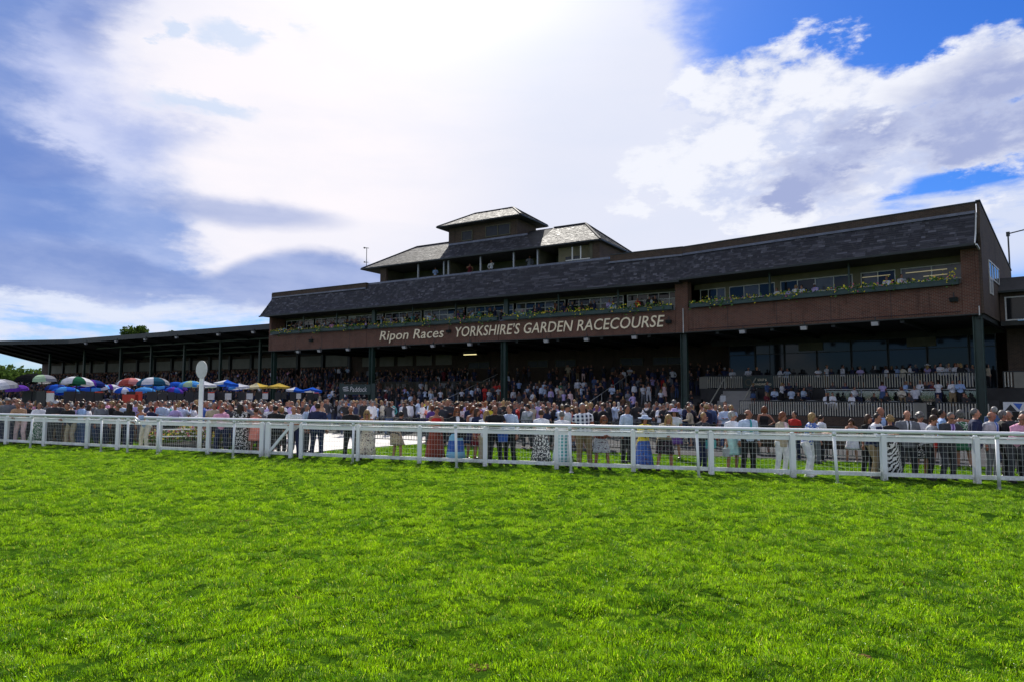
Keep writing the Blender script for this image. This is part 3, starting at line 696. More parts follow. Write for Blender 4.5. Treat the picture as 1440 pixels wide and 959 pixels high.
# upper parapet walls with coping, main roof falling to the back
bL(MB().box(-47.8, -33.35, .2, .5, 12.6, 13.42), 'roof_parapet', 'brickdark'); bL(MB().box(-47.85, -33.3, .17, .53, 13.42, 13.50), 'coping', 'darksteel')
bL(MB().box(-6.1, -.0, .2, .5, 12.6, 13.52), 'roof_parapet', 'brickdark'); bL(MB().box(-6.1, .0, .17, .53, 13.52, 13.60), 'coping', 'darksteel')
bR(MB().box(.0, RED, .2, .5, 12.6, 13.50), 'roof_parapet', 'brickdark'); bR(MB().box(.0, RE+.05, .17, .53, 13.50, 13.58), 'coping', 'darksteel')
DP = 14.0
for (b_, x0, x1) in ((bL, -47.8, 3.0), (bR, -3.0, 18.9)):
    b_(MB().hexa([(x0, .5, 12.7), (x1, .5, 12.7), (x1, DP, 11.0), (x0, DP, 11.0), (x0, .5, 13.1), (x1, .5, 13.1), (x1, DP, 11.3), (x0, DP, 11.3)]), 'flat_roof', 'roofdark')
def endwall(x0, x1, ztop):
    mb = MB(); a = [(0, 6.88), (DP, 6.88), (DP, 11.2), (.2, ztop), (.2, 12.8), (-.2, 11.6), (0, 10.95)]
    pts = [(x0, y, z) for y, z in a]+[(x1, y, z) for y, z in a]; n = len(a)
    return mb.raw(pts, [tuple(range(n-1, -1, -1)), tuple(range(n, 2*n))]+[(i, (i+1) % n, (i+1) % n+n, i+n) for i in range(n)])
bR(endwall(RE+.002, RE+.16, 13.52), 'end_wall', 'brickdark'); bL(endwall(LE-.03, LE+.1, 13.4), 'end_wall', 'brickdark')
bR(MB().bar((RE+.08, .15, 13.6), (RE+.08, DP, 11.28), .24, .08), 'coping', 'darksteel')
bL(MB().box(LE, 3, DP, DP+.25, 0, 11.0), 'back_wall', 'brickdark'); bR(MB().box(-3, RE, DP+.02, DP+.25, 0, 11.0), 'back_wall', 'brickdark')
ME = MR @ Matrix.Translation((RE+.16, 0, 0)) @ Matrix.Rotation(R_(90), 4, 'Z')   # right end face
window(GS, ME @ Matrix.Translation((0, -.05, 0)), 2.6, 6.9, 0, 9.3, 10.4, 4, None, .08)
window(GS, ME @ Matrix.Translation((0, -.05, 0)), 2.6, 3.9, 0, 8.3, 9.29, 1, None, .08)
# lettering
def text(s, x, z, size, name, mat, parent=GS, mtx=None, y=-.03, sx=1.0, shear=.20, depth=.02, bold=.0, width=None):
    c = bpy.data.curves.new(name, 'FONT'); c.body = s; c.size = size; c.shear = shear; c.extrude = depth; c.offset = bold; c.resolution_u = 3; c.space_character = 1.02
    o = bpy.data.objects.new(name, c); COL.objects.link(o); bpy.context.view_layer.update()
    me = bpy.data.meshes.new_from_object(o.evaluated_get(bpy.context.evaluated_depsgraph_get())); bpy.data.objects.remove(o); bpy.data.curves.remove(c)
    me.materials.clear(); me.materials.append(M[mat])
    co = np.empty(len(me.vertices)*3, 'f'); me.vertices.foreach_get('co', co); co = co.reshape(-1, 3)
    k = (width/(co[:, 0].max()-co[:, 0].min())) if width else sx
    q = np.column_stack([(co[:, 0]-co[:, 0].min())*k+x, -co[:, 2]+y, co[:, 1]+z]); me.vertices.foreach_set('co', q.astype('f').ravel()); me.update()
    return link(name, me, parent, mtx)
text('Ripon Races', -31.1, 7.42, 1.32, 'lettering', 'letter', width=8.1, bold=.006, y=-.06)
text("YORKSHIRE'S GARDEN RACECOURSE", -21.65, 7.38, 1.30, 'lettering', 'letter', width=20.2, bold=.008, y=-.06)
# storey on the roof: open front gallery under a hipped roof
bL(MB().box(-32.2, -7.2, .5, 8.3, 13.18, 13.30), 'gallery_floor', 'concrete')
bL(MB().box(-33.3, -6.3, .45, .62, 13.28, 13.46), 'gallery_sill', 'lead')
for x in (-27.05, -23.85, -23.3, -19.55, -15.9, -13.4): bL(MB().box(x-.07, x+.07, .9, 1.08, 13.3, 15.05), 'gallery_post', 'lamp')
bL(MB().box(-32.0, -31.2, .85, 1.15, 13.3, 15.05), 'gallery_pier', 'brickdark')
bL(MB().box(-32.0, -31.85, 1.15, 8.2, 13.3, 15.05), 'gallery_wall', 'olive'); bL(MB().box(-31.8, -7.6, 4.2, 4.35, 13.3, 15.05), 'gallery_wall', 'olive')
bL(MB().box(-11.6, -8.3, 1.5, 1.65, 13.3, 15.05), 'gallery_wall', 'cream'); bL(MB().box(-8.0, -7.35, .85, 8.2, 12.9, 15.0), 'gallery_pier', 'brickdark')
bL(MB().box(-8.3, -8.02, .9, 1.2, 13.3, 15.0), 'gallery_pier', 'olive')
bL(MB().box(-13.4, -13.3, 1.1, 4.2, 13.3, 15.05), 'gallery_partition', 'olive'); bL(MB().box(-23.6, -23.5, 1.1, 4.2, 13.3, 15.05), 'gallery_partition', 'olive')
mb = MB()
for x in (-9.9, -9.1): mb.box(x-.05, x+.05, .8, .9, 13.5, 14.75)
mb.box(-10.5, -8.2, .72, .8, 13.55, 13.63); bL(mb, 'gallery_railing', 'frame')
bL(MB().box(-10.6, -9.2, .9, 1.3, 13.35, 13.95), 'equipment_cabinet', 'black')
EX0, EX1, EY0, EY1, EZ = -34.3, -7.1, .45, 8.6, 15.08
RX0, RX1, RY_, RZ = -30.2, -10.4, 4.5, 17.68
CX0, CX1 = -24.0, -13.6
def hip(x0, x1, y0, y1, ez, rx0, rx1, ry, rz): 
    slates((x1, y0, ez), (x1, y1, ez), (rx1, ry+.001, rz), (rx1, ry, rz)); slates((x0, y1, ez), (x0, y0, ez), (rx0, ry, rz), (rx0, ry+.001, rz))
    slates((x1, y1, ez), (x0, y1, ez), (rx0, ry, rz), (rx1, ry, rz))
hip(EX0, EX1, EY0, EY1, EZ, RX0, RX1, RY_, RZ)
slates((EX0, EY0, EZ), (CX0, EY0, EZ), (CX0, RY_, RZ), (RX0, RY_, RZ)); slates((CX1, EY0, EZ), (EX1, EY0, EZ), (RX1, RY_, RZ), (CX1, RY_, RZ))
slates((CX0, EY0-.03, EZ), (CX1, EY0-.03, EZ), (CX1-1.6, 1.95, 16.7), (CX0, 1.95, 16.7))
flush('roof_slates')
mb = MB()
def solid_hip(x0, x1, y0, y1, ez, rx0, rx1, ry, rz, d=.04):
    return mb.raw([(x0, y0, ez-d), (x1, y0, ez-d), (x1, y1, ez-d), (x0, y1, ez-d), (rx0, ry, rz-d), (rx1, ry, rz-d), (x0, y0, ez-.14), (x1, y0, ez-.14), (x1, y1, ez-.14), (x0, y1, ez-.14)],
                  [(0, 1, 5, 4), (2, 3, 4, 5), (3, 0, 4), (1, 2, 5), (9, 8, 7, 6), (0, 6, 7, 1), (1, 7, 8, 2), (2, 8, 9, 3), (3, 9, 6, 0)])
solid_hip(EX0, EX1, EY0, EY1, EZ, RX0, RX1, RY_, RZ); bL(mb, 'hipped_roof', 'roofdark')
mb = MB().bar((EX0, EY0-.06, EZ-.06), (EX1, EY0-.06, EZ-.06), .12); mb.bar((EX1+.06, EY0, EZ-.06), (EX1+.06, EY1, EZ-.06), .12).bar((EX0-.06, EY0, EZ-.06), (EX0-.06, EY1, EZ-.06), .12); bL(mb, 'gutter', 'darksteel')
mb = MB(); mb.bar((EX1, EY0, EZ+.04), (RX1, RY_, RZ+.05), .16, .09).bar((EX0, EY0, EZ+.04), (RX0, RY_, RZ+.05), .14, .06).bar((EX1, EY1, EZ+.04), (RX1, RY_, RZ+.05), .16, .09)
mb.bar((RX0, RY_, RZ+.03), (CX0, RY_, RZ+.03), .2, .08).bar((CX1, RY_, RZ+.03), (RX1, RY_, RZ+.03), .2, .08); bL(mb, 'ridge_tiles', 'slate')
bL(MB().box(CX0, CX1-1.4, 1.84, 1.98, 16.62, 16.80), 'lead_flashing', 'lead')
# top box
bL(MB().box(-24.1, -16.2, 2.0, 5.6, 16.3, 18.42), 'top_box_wall', 'brickdark')
def dark_open(x0, x1, z0, z1):
    w_ = window(GS, None, x0, x1, 1.93, z0, z1, 2 if x1-x0 > 1.6 else 1, None, .08, 'olive', 'dullglass'); return w_
dark_open(-22.5, -21.2, 16.9, 17.9); dark_open(-19.7, -16.9, 16.95, 18.05)
TX0, TX1, TY0, TY1, TZ = -25.0, -15.35, 1.2, 6.4, 18.5
tx0, tx1, ty, tz = -22.2, -17.75, 3.8, 20.05
hip(TX0, TX1, TY0, TY1, TZ, tx0, tx1, ty, tz); slates((TX0, TY0, TZ), (TX1, TY0, TZ), (tx1, ty, tz), (tx0, ty, tz)); flush('roof_slates')
mb = MB(); solid_hip(TX0, TX1, TY0, TY1, TZ, tx0, tx1, ty, tz); bL(mb, 'hipped_roof', 'roofdark')
mb = MB().bar((TX0, TY0-.06, TZ-.06), (TX1, TY0-.06, TZ-.06), .11).bar((TX1+.06, TY0, TZ-.06), (TX1+.06, TY1, TZ-.06), .11); bL(mb, 'gutter', 'darksteel')
mb = MB().bar((TX1, TY0, TZ+.04), (tx1, ty, tz+.04), .16, .09).bar((TX1, TY1, TZ+.04), (tx1, ty, tz+.04), .16, .09).bar((TX0, TY0, TZ+.04), (tx0, ty, tz+.04), .12, .06).bar((tx0, ty, tz+.03), (tx1, ty, tz+.03), .16, .07); bL(mb, 'ridge_tiles', 'slate')
# terrace steps under the left-hand part
NS = 11
for i in range(NS):
    y0 = 1.3+i*.95; z = .38+i*.27
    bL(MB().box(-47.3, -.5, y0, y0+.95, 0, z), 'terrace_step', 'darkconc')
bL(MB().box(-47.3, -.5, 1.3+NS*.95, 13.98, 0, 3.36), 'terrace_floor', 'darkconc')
for (a, b) in ((-40.5, -39.2), (-24.5, -23.2), (-8.8, -7.5)):
    mb = MB()
    for i in range(NS): mb.bar((a, 1.5+i*.95, .4+i*.27), (a, 1.5+i*.95, 1.35+i*.27), .05) if i % 3 == 0 else None
    mb.bar((a, 1.4, 1.35), (a, 1.3+NS*.95, 4.3), .05); bL(mb, 'stair_handrail', 'frame')
for x in np.arange(-47, -33, 3.0): bL(MB().box(x+.2, x+2.6, 13.88, 13.97, 5.55, 6.75), 'wall_panel', 'panelcream')
for (a, b) in ((-30, -27), (-22, -19.4), (-18.5, -16), (-11, -8.5), (-7.5, -4.5)): window(GS, None, a, b, 13.86, 5.0, 5.8, 2, None, .07, 'olive', 'dullglass')
bL(MB().box(-25.9, -24.3, 7.2, 7.3, 6.18, 6.26), 'strip_light', 'tube')
bL(MB().box(-25.9, -24.3, 7.15, 7.35, 6.27, 6.60), 'strip_light_case', 'darksteel')
# tiers under the right-hand part
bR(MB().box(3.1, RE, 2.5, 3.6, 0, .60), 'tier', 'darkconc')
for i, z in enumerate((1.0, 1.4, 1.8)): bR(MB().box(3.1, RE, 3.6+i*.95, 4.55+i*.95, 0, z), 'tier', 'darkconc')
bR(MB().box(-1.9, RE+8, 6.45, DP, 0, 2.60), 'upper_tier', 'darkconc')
bR(MB().box(3.1, RE, 2.36, 2.5, 0, .62), 'tier_wall', 'brickdark')
for i in range(9): bR(MB().box(.3, 3.08, 3.2+i*.36, 3.56+i*.36+(.0), 0, .27*(i+1)), 'stair_step', 'concrete')
for x in (.35, 3.0): bR(MB().bar((x, 3.0, 1.0), (x, 6.4, 3.5), .07).bar((x, 3.0, 0), (x, 3.0, 1.0), .07).bar((x, 6.4, 2.6), (x, 6.4, 3.5), .07), 'stair_handrail', 'picket')
GXS = [-.9, 1.5, 4.0, 6.6, 9.2, 11.8, 14.4, 17.0, 18.6]
for i in range(len(GXS)-1):
    window(GS, MR, GXS[i]+.03, GXS[i+1]-.03, 9.95, 2.62, 6.40, 1 if i != 1 else 2, 5.55, .06, 'darksteel')
bR(MB().box(-2.5, RE, 9.97, 10.2, 6.41, 6.90), 'glazing_head', 'soffit')
for x in (5.2, 13.1): bR(MB().box(x, x+1.9, 9.86, 9.93, 5.7, 6.35).box(x+.9, x+.98, 9.84, 9.86, 5.7, 6.35), 'louvre_panel', 'olive')

# side block to the right of the grandstand
SB = thing('side_block', 'dark brick annexe with white framed window band joined to the right end', 'annexe', wr(19.3, 6.5), AR)
MB().box(0, 9, 0, 7, 6.6, 6.9).build('overhang', 'soffit', SB)
MB().box(0, 9, .02, 7, 8.5, 8.8).build('wall', 'brickdark', SB); MB().box(0, .25, 0, 7, 6.9, 8.5).build('wall', 'brickdark', SB)
MB().box(0, 9, 2.6, 7, 2.6, 6.6).build('wall', 'brickdark', SB)
window(SB, None, .26, 8.9, .01, 6.92, 8.48, 8, None, .08)
MB().hexa([(-.2, -.35, 8.8), (9.2, -.35, 8.8), (9.2, 7, 8.8), (-.2, 7, 8.8), (-.2, .9, 9.85), (9.2, .9, 9.85), (9.2, 7, 9.85), (-.2, 7, 9.85)]).build('roof', 'roofdark', SB)
MB().bar((-.2, -.42, 8.78), (9.2, -.42, 8.78), .13).build('gutter', 'darksteel', SB)
MB().bar((-.15, -.4, 8.8), (-.15, .8, 9.9), .08).build('verge_strip', 'frame', SB)
t = thing('davit_arm', 'thin dark davit pole with bent arm rising behind the right gable', 'pole', wr(18.6, 20, 0), AR)
MB().tube([(0, 0, 0), (0, 0, 15.3)], .06, 6).build('pole', 'darksteel', t); MB().tube([(0, 0, 15.2), (1.9, -.2, 15.45)], .05, 6).build('arm', 'darksteel', t)
MB().box(-.12, .12, -.1, .1, 15.0, 15.35).build('bracket', 'darksteel', t)
t = thing('weather_mast', 'slim weather mast with small vanes at the left tip of the upper roof', 'mast', wl(-34.1, 1.0, 15.1), AL)
MB().tube([(0, 0, 0), (0, 0, 2.3)], .035, 6).build('pole', 'darksteel', t)
MB().bar((-.35, 0, 2.3), (.3, 0, 2.2), .06, .05).ell((-.32, 0, 2.3), (.12, .12, .09), 8, 5).build('wind_vane', 'darksteel', t)
MB().bar((-.3, 0, .75), (.25, 0, .7), .05, .05).ell((-.28, 0, .78), (.1, .1, .08), 8, 5).build('cup_arm', 'darksteel', t)

# floodlights
def floodproto(big=False):
    t = thing('floodlight', 'floodlight', 'floodlight')
    k = 1.3 if big else 1.0
    MB().hexa([(-.22*k, -.10, -.30), (.22*k, -.10, -.30), (.20*k, .12, -.28), (-.20*k, .12, -.28), (-.22*k, -.22, -.05), (.22*k, -.22, -.05), (.20*k, .10, -.02), (-.20*k, .10, -.02)]).build('lamp_case', 'lamp', t)
    MB().hexa([(-.19*k, -.115, -.29), (.19*k, -.115, -.29), (.19*k, -.105, -.29), (-.19*k, -.105, -.29), (-.19*k, -.236, -.06), (.19*k, -.236, -.06), (.19*k, -.222, -.06), (-.19*k, -.222, -.06)]).build('lens', 'boardwhite', t)
    MB().bar((0, .02, -.05), (0, .02, .25), .05).build('bracket', 'darksteel', t)
    return t
FL = floodproto(); used = [False]
def copy_thing(root, loc, rz, label, group=None, scale=None, recolor=None):
    r = root.copy(); COL.objects.link(r); r.location = loc; r.rotation_euler = (0, 0, rz); r['label'] = label
    if group: r['group'] = group
    if scale: r.scale = scale
    for ch in root.children:
        c = ch.copy(); COL.objects.link(c); c.parent = r
        for g in ch.children:
            d = g.copy(); COL.objects.link(d); d.parent = c
    return r
fl = []
names = ['above the row of blue parasols', 'second from the left brick end', 'right of the Paddock sign', 'under the word Ripon', 'under the word Races', "under the start of YORKSHIRE'S", 'under the start of GARDEN', 'under the end of GARDEN', 'under the middle of RACECOURSE']
for x, nm in zip((-42.8, -39.5, -35.3, -27.7, -24.2, -19.9, -11.9, -8.1, -3.9), names): fl.append((wl(x, -.15, 6.78), AL, 'small grey floodlight hung below the brick parapet '+nm, 'floodlights under the brick parapet'))
for x, nm in zip((4.8, 9.1, 13.5), ('nearest the big brick pier', 'in the middle of the right bay', 'nearest the right end')): fl.append((wr(x, -.15, 6.78), AR, 'small grey floodlight hung below the right brick parapet '+nm, 'floodlights under the brick parapet'))
for p, a, nm in ((wr(17.8, -.12, 7.95), AR, 'beside the right end pier'), (wl(-40.9, -.12, 7.95), AL, 'left of the lettering'), (wl(-22.4, -.12, 8.1), AL, "between Races and YORKSHIRE'S"), (wl(-1.1, -.12, 7.9), AL, 'just after the word RACECOURSE')):
    fl.append((p, a, 'dark lamp box on the brick parapet face '+nm, 'lamps on the brick parapet'))
for k, (p, a, lb, g) in enumerate(fl):
    if k == 0: FL.location = p; FL.rotation_euler = (0, 0, a); FL['label'] = lb; FL['group'] = g
    else:
        c_l = copy_thing(FL, p, a, lb, g)
        if k >= 12:
            for ch in c_l.children: ch.material_slots[0].link = 'OBJECT'; ch.material_slots[0].material = M['darksteel']

# planters with flowers along the balcony
def planter(frame, a, x0, x1, label, zb):
    p = frame(x0, -.32, zb); t = thing('flower_planter', label, 'planter', p, a, 'planters along the balcony'); Lw = x1-x0
    MB().box(0, Lw, 0, .30, 0, .30).box(-.02, Lw+.02, -.02, .32, .26, .32).build('trough', 'box', t)
    lf = MB(); ye = MB(); pk = MB(); n = int(Lw*60)
    for i in range(n):
        x = random.uniform(.03, Lw-.03); cv = float(vnoise(x, zb, .55, 31)); h = .28+abs(random.gauss(0, .15))*(.35+1.5*cv); y = random.uniform(-.08, .32)
        if cv < .25 and random.random() < .6: continue
        if cv > .5 and random.random() < .22: h = .26-abs(random.gauss(0, .22)); y = -.06
        s = random.uniform(.05, .11); c = Vector((x, y, h)); a_ = random.random()*6.28; u = Vector((math.cos(a_), math.sin(a_), random.uniform(-.5, .5))).normalized()*s; v = Vector((-math.sin(a_)*.3, math.cos(a_)*.3, random.uniform(.4, 1))).normalized()*s*.8
        tgt = lf
        if random.random() < .36: tgt = ye if random.random() < .8 else pk; u *= .75; v *= .75; c.z += .05; c.y -= .05
        tgt.raw([c-u, c-v, c+u, c+v], [(0, 1, 2, 3)])
    lf.build('leaves', 'leaf', t, kind='stuff'); ye.build('yellow_blossom', 'petal', t, kind='stuff'); pk.build('pink_blossom', 'petalpink', t, kind='stuff')
planter(wl, AL, -47.3, -32.9, 'long green planter with yellow flowers left of the lettering', 8.66)
planter(wl, AL, -32.5, -16.9, "long green planter with yellow flowers above Ripon Races lettering", 8.66)
planter(wl, AL, -16.3, -.75, 'long green planter with yellow flowers above GARDEN RACECOURSE lettering', 8.66)
planter(wr, AR, .7, 18.1, 'long green planter thick with yellow flowers on the right brick bay', 8.66)

# picket balustrades
pk_mesh = MB().box(-.035, .035, 0, .025, .06, 1.0).mesh('picket', 'picket')
def balustrade(label, frame, a, x0, x1, s, z, end=(), step=.165, mat='darksteel', h=1.08):
    t = thing('picket_balustrade', label, 'balustrade', frame(x0, s, z), a, 'picket balustrades of the stands'); Lw = x1-x0
    MB().box(0, Lw, .03, .09, h-.06, h).build('handrail', mat, t); MB().box(0, Lw, .03, .07, .05, .11).build('bottom_rail', mat, t)
    for x in np.arange(.08, Lw-.05, step): link('picket', pk_mesh, t, Matrix.Translation((x, 0, random.uniform(-.008, .008))))
    for x in end: MB().box(x-.35, x+.35, -.02, .1, 0, h-.07).build('end_panel', 'panelcream', t)
    for x in np.arange(0, Lw, 2.6): MB().box(x-.04, x+.04, .095, .17, 0, h).build('post', mat, t)
    return t
balustrade('upper cream picket balustrade in front of the glazed bar', wr, AR, -1.6, 18.4, 6.42, 2.62, (.0,))
balustrade('cream picket balustrade right of the end column', wr, AR, 19.3, 27, 6.42, 2.62, (.9,))
balustrade('lower cream picket balustrade nearest the lawn crowd', wr, AR, 3.3, 15.3, 2.4, .62, (12.0,))
balustrade('short lower picket balustrade beside the right column', wr, AR, 16.2, 19.0, 2.4, .62)
t = thing('picket_balustrade', 'dim picket balustrade high on the terrace behind the Paddock sign', 'balustrade', wl(-44.6, 6.9, 1.9), AL, 'picket balustrades of the stands')
mb = MB()
for x in np.arange(0, 22.5, .17): mb.box(x, x+.06, 0, .03, 0, 1.5)
mb.build('pickets', 'olive', t, kind='stuff'); MB().box(0, 22.5, .04, .1, 1.45, 1.53).build('handrail', 'darksteel', t)
t = thing('glass_screen', 'clear glass screen with steel posts between the two tiers', 'glass screen', wr(8.6, 5.2, 1.4), AR)
MB().tube([(0, 0, 1.12), (9.8, 0, 1.12)], .03, 8).build('handrail', 'wire', t)
for i in range(5): MB().tube([(i*2.4+.1, 0, 0), (i*2.4+.1, 0, 1.1)], .025, 6).build('post', 'wire', t)
for i in range(4): MB().box(i*2.4+.16, i*2.4+2.44, -.006, .006, .1, 1.02).build('pane', 'clear', t)

# notices
t = thing('menu_board', 'dark bar sign with gold emblem fixed to the upper picket balustrade', 'sign', wr(3.3, 6.34, 2.62), AR)
MB().box(-1.35, 1.1, -.03, 0, .05, 1.0).build('board', 'signgreen', t)
text('SOUP &', -.15, .60, .27, 'lettering', 'letter', t, None, -.035, shear=0, depth=.003, width=.75); text('SANDWICHES', -.45, .25, .26, 'lettering', 'letter', t, None, -.035, shear=0, depth=.003, width=1.4)
MB().tube([(-.9, -.045, .5), (-.9, -.03, .5)], .30, 16).build('emblem', 'olive', t)
MB().tube([(-.9, -.05, .5), (-.9, -.046, .5)], .2, 16).build('emblem', 'signgreen', t)
t = thing('notice_board', 'small white notice on the wall left of the stairs', 'notice', wr(1.7, 3.05, 1.55), AR)
MB().box(-.22, .22, -.02, 0, 0, .5).build('board', 'boardwhite', t); MB().box(-.03, .03, 0, .04, -1.55, .1).build('post', 'darksteel', t)
t = thing('banner_board', 'white banner with blue and dark shapes at the right edge', 'banner', (at(1425, 37), 37, 0), AR)
MB().box(-.48, .48, 0, .03, 1.28, 1.78).build('panel', 'boardwhite', t); MB().raw([(-.42, -.004, 1.29), (.12, -.004, 1.29), (-.15, -.004, 1.66)], [(0, 1, 2)]).build('dark_shape', 'black', t)
MB().raw([(-.04, -.004, 1.72), (.38, -.004, 1.70), (.22, -.004, 1.36)], [(0, 1, 2)][::1]).build('blue_shape', 'boardblue', t)
for x in (-.44, .44): MB().box(x-.03, x+.03, .031, .08, 0, 1.8).build('post', 'darksteel', t)
t = thing('paddock_sign', 'dark green sign reading Paddock standing above the crowd', 'sign', (at(499, 49), 49, 0), 0)
MB().box(-1.12, 1.12, 0, .08, 2.05, 2.78).build('board', 'signgreen', t)
for x in (-.95, 1.3): MB().box(x-.14, x+.14, .02, .25, 0, 2.85).build('post', 'signgreen', t)
text('Paddock', -.35, 2.26, .52, 'lettering', 'boardwhite', t, None, -.012, depth=.003, shear=.15, width=1.2)
mb = MB()
for i in range(3): mb.bar((-.85+.04*i, -.006, 2.55-.12*i), (-.5+.03*i, -.006, 2.6-.13*i), .01, .05)
mb.bar((-.88, -.006, 2.55), (-.80, -.006, 2.28), .01, .04).build('emblem', 'boardwhite', t)

# ------------------------------------------------------------------ long covered stand on the left
CS = thing('covered_stand', 'long low covered stand with dark cantilever roof left of the grandstand', 'stand', wl(-48.2, 0), AL)
def c_(x, s, z): return (x+48.2, s, z)
XB = -93.2; XE = -134.0
K = np.array(wl(XB, .5))[:2]; E2 = np.array([at(-45, 106.0), 106.0])
inv = (Matrix.Translation(wl(-48.2, 0)) @ Matrix.Rotation(AL, 4, 'Z')).inverted()
e2 = inv @ Vector((E2[0], E2[1], 0)); k2 = inv @ Vector((K[0], K[1], 0))
def roofslab(pts, th, name, mat='roofdark'): return MB().poly(pts, th).build(name, mat, CS)
ZF, ZB = 9.9, 7.75
roofslab([c_(-48.0, .5, ZF+.05), c_(-48.0, 15.5, ZB+.45), c_(XB, 15.5, ZB+.45), (k2.x, k2.y, ZF)], .28, 'canopy_roof')
roofslab([(k2.x, k2.y, ZF-.003), c_(XB, 15.5, ZB+.447), c_(XE, 15.5, ZB+.447), (e2.x, e2.y, ZF-.003)], .28, 'canopy_roof')
def fascia(a, b): MB().bar(a, b, .12, .62).build('fascia', 'darksteel', CS)
fascia((k2.x, k2.y-.07, ZF-.25), c_(-48.0, .43, ZF-.2)); fascia((e2.x, e2.y-.07, ZF-.25), (k2.x, k2.y-.07, ZF-.25))
fascia((e2.x, e2.y, ZF-.3), c_(XE, 15.4, ZB+.15))
for x in np.arange(-52, XB+1, -5.3): MB().bar(c_(x, .7, ZF-.42), c_(x, 15.3, ZB-.0), .18, .42).build('rafter', 'darksteel', CS)
for k in range(1, 7):
    f = k/7; p = (k2.x+(e2.x-k2.x)*f, k2.y+(e2.y-k2.y)*f, ZF-.42); MB().bar(p, c_(XB+(XE-XB)*f, 15.3, ZB), .18, .42).build('rafter', 'darksteel', CS)
for s in (4.5, 8.5, 12): MB().bar(c_(-48.2, s, ZF-.52-(ZF-ZB-.4)*s/15), c_(XB, s, ZF-.52-(ZF-ZB-.4)*s/15), .14, .2).build('purlin', 'steel', CS)
for i, x in enumerate((-56.5, -64.5, -72.5, -80.5, -88.5, -99, -110)): MB().box(x+48.2-.15, x+48.2+.15, 5.5, 5.8, 0, 9.3).build('post', 'steel', CS)
MB().box(XE+48.2+.3, 0.0, 15, 15.3, 0, 7.9).build('back_wall', 'brickdark', CS)
x = -50.0
while x > XE+5:
    MB().box(x+48.2-4.6, x+48.2-.4, 14.9, 14.98, 5.75, 7.25).build('wall_panel', 'panelcream', CS)
    MB().box(x+48.2-.2, x+48.2+.2, 14.6, 14.99, 3.8, 7.9).build('wall_pier', 'darksteel', CS); x -= 5.0
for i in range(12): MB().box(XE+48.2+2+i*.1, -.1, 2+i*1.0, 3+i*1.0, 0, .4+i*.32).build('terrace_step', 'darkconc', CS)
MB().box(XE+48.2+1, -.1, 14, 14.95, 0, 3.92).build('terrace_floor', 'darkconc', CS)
MB().tube([c_(-56, 8, 7.0), c_(-48.3, 8, 7.0)], .06, 6).build('pipe', 'darksteel', CS)
for k, (x, nm) in enumerate(((-51, 'nearest the brick end'), (-57.5, 'over the yellow parasols'), (-66, 'above the oval disc'), (-73, 'over the teal umbrella'), (-80, 'over the red and white umbrella'), (-88, 'over the green and white umbrella'))):
    copy_thing(FL, wl(x, .3, ZF-.6), AL, 'small floodlight under the covered stand roof '+nm, 'floodlights under the covered stand roof')

# ------------------------------------------------------------------ rails
def pt(fn, x, off=0.0):
    return Vector((x, fn(x)+off, 0))
def running_rail(label, xs_, x0, x1, end_left=False):
    t = thing('running_rail', label, 'rail', (x0, ry_(x0), 0)); o = t.location
    n = int(abs(x1-x0)/1.2)+2; P = [pt(ry_, x)-o+Vector((0, 0, 1.27)) for x in np.linspace(x0, x1, n)]
    if end_left: P = [P[0]+(P[0]-P[1]).normalized()*.22+Vector((0, 0, -.13))]+P
    MB().tube(P, (.049, .046), 12).build('rail', 'whitepaint', t, smooth=True)
    for q_ in range(2, n-1, 4): MB().tube([P[q_]-(P[q_+1]-P[q_]).normalized()*.07, P[q_]+(P[q_+1]-P[q_]).normalized()*.07], (.055, .052), 12).build('joint_sleeve', 'whitepaint', t)
    mb = MB(); mb.tube([p+Vector((0, .03, -.085)) for p in P], (.018, .012), 6).build('under_lip', 'whitepaint', t)
    for x in xs_:
        p = pt(ry_, x)-o; ln = random.uniform(-.05, .015)
        MB().tube([p+Vector((0, 0, -.1)), p+Vector((ln, .02, 1.17))], .037, 10).tube([p+Vector((ln, .02, 1.15)), p+Vector((ln, .0, 1.24))], [.042, .055], 10).build('post', 'whitepaint', t, smooth=True)
        MB().tube([p+Vector((0, 0, -.02)), p+Vector((0, 0, .025))], [.075, .06], 10).build('post_foot', 'whitepaint', t)
running_rail('long white tubular running rail across the front of the lawn', [17.3, 14.2, 11.15, 7.93, 4.83, 1.63, -1.59, -4.88, -9.21, -12.33], 18.5, -12.95, False)
running_rail('shorter white tubular running rail at the left with a drooping end', [-13.67, -14.9, -18.51, -22.2], -13.4, -26.0, True)
def fence_panel(t, o, xa, xb, wide=False):
    a = pt(fy_, xa)-o; b = pt(fy_, xb)-o; d = (b-a); L_ = d.length; u = d/L_
    lo, hi = a+u*.07, b-u*.07; Z = lambda v, z: v+Vector((0, 0, z))
    MB().bar(Z(lo, 1.02), Z(hi, 1.02), .045, .105).build('top_rail', 'whitewood', t)
    MB().bar(Z(lo, 1.10), Z(hi, 1.10), .10, .03).build('cap_rail', 'whitewood', t)
    MB().bar(Z(lo, .15), Z(hi, .15), .045, .10).build('bottom_rail', 'whitewood', t)
    mb = MB(); off = Vector((0, .03, 0)); n = int((L_-.14)/.10)
    for i in range(n+1):
        p = lo.lerp(hi, (i+.5)/(n+1))+off; mb.bar(Z(p, .2), Z(p, .97), .0034)
    for k in range(5): mb.bar(Z(lo+off*1.15, .30+k*.145), Z(hi+off*1.15, .30+k*.145), .0042)
    mb.build('wire_mesh', 'wire', t)
def fpost(t, o, x, w_=.13, h=1.13):
    p = pt(fy_, x)-o; MB().box(p.x-w_/2, p.x+w_/2, p.y-.065, p.y+.065, -.08, h).lathe([(w_*.52, 0), (w_*.3, .045)], (p.x, p.y, h), 8).build('post', 'whitewood', t)
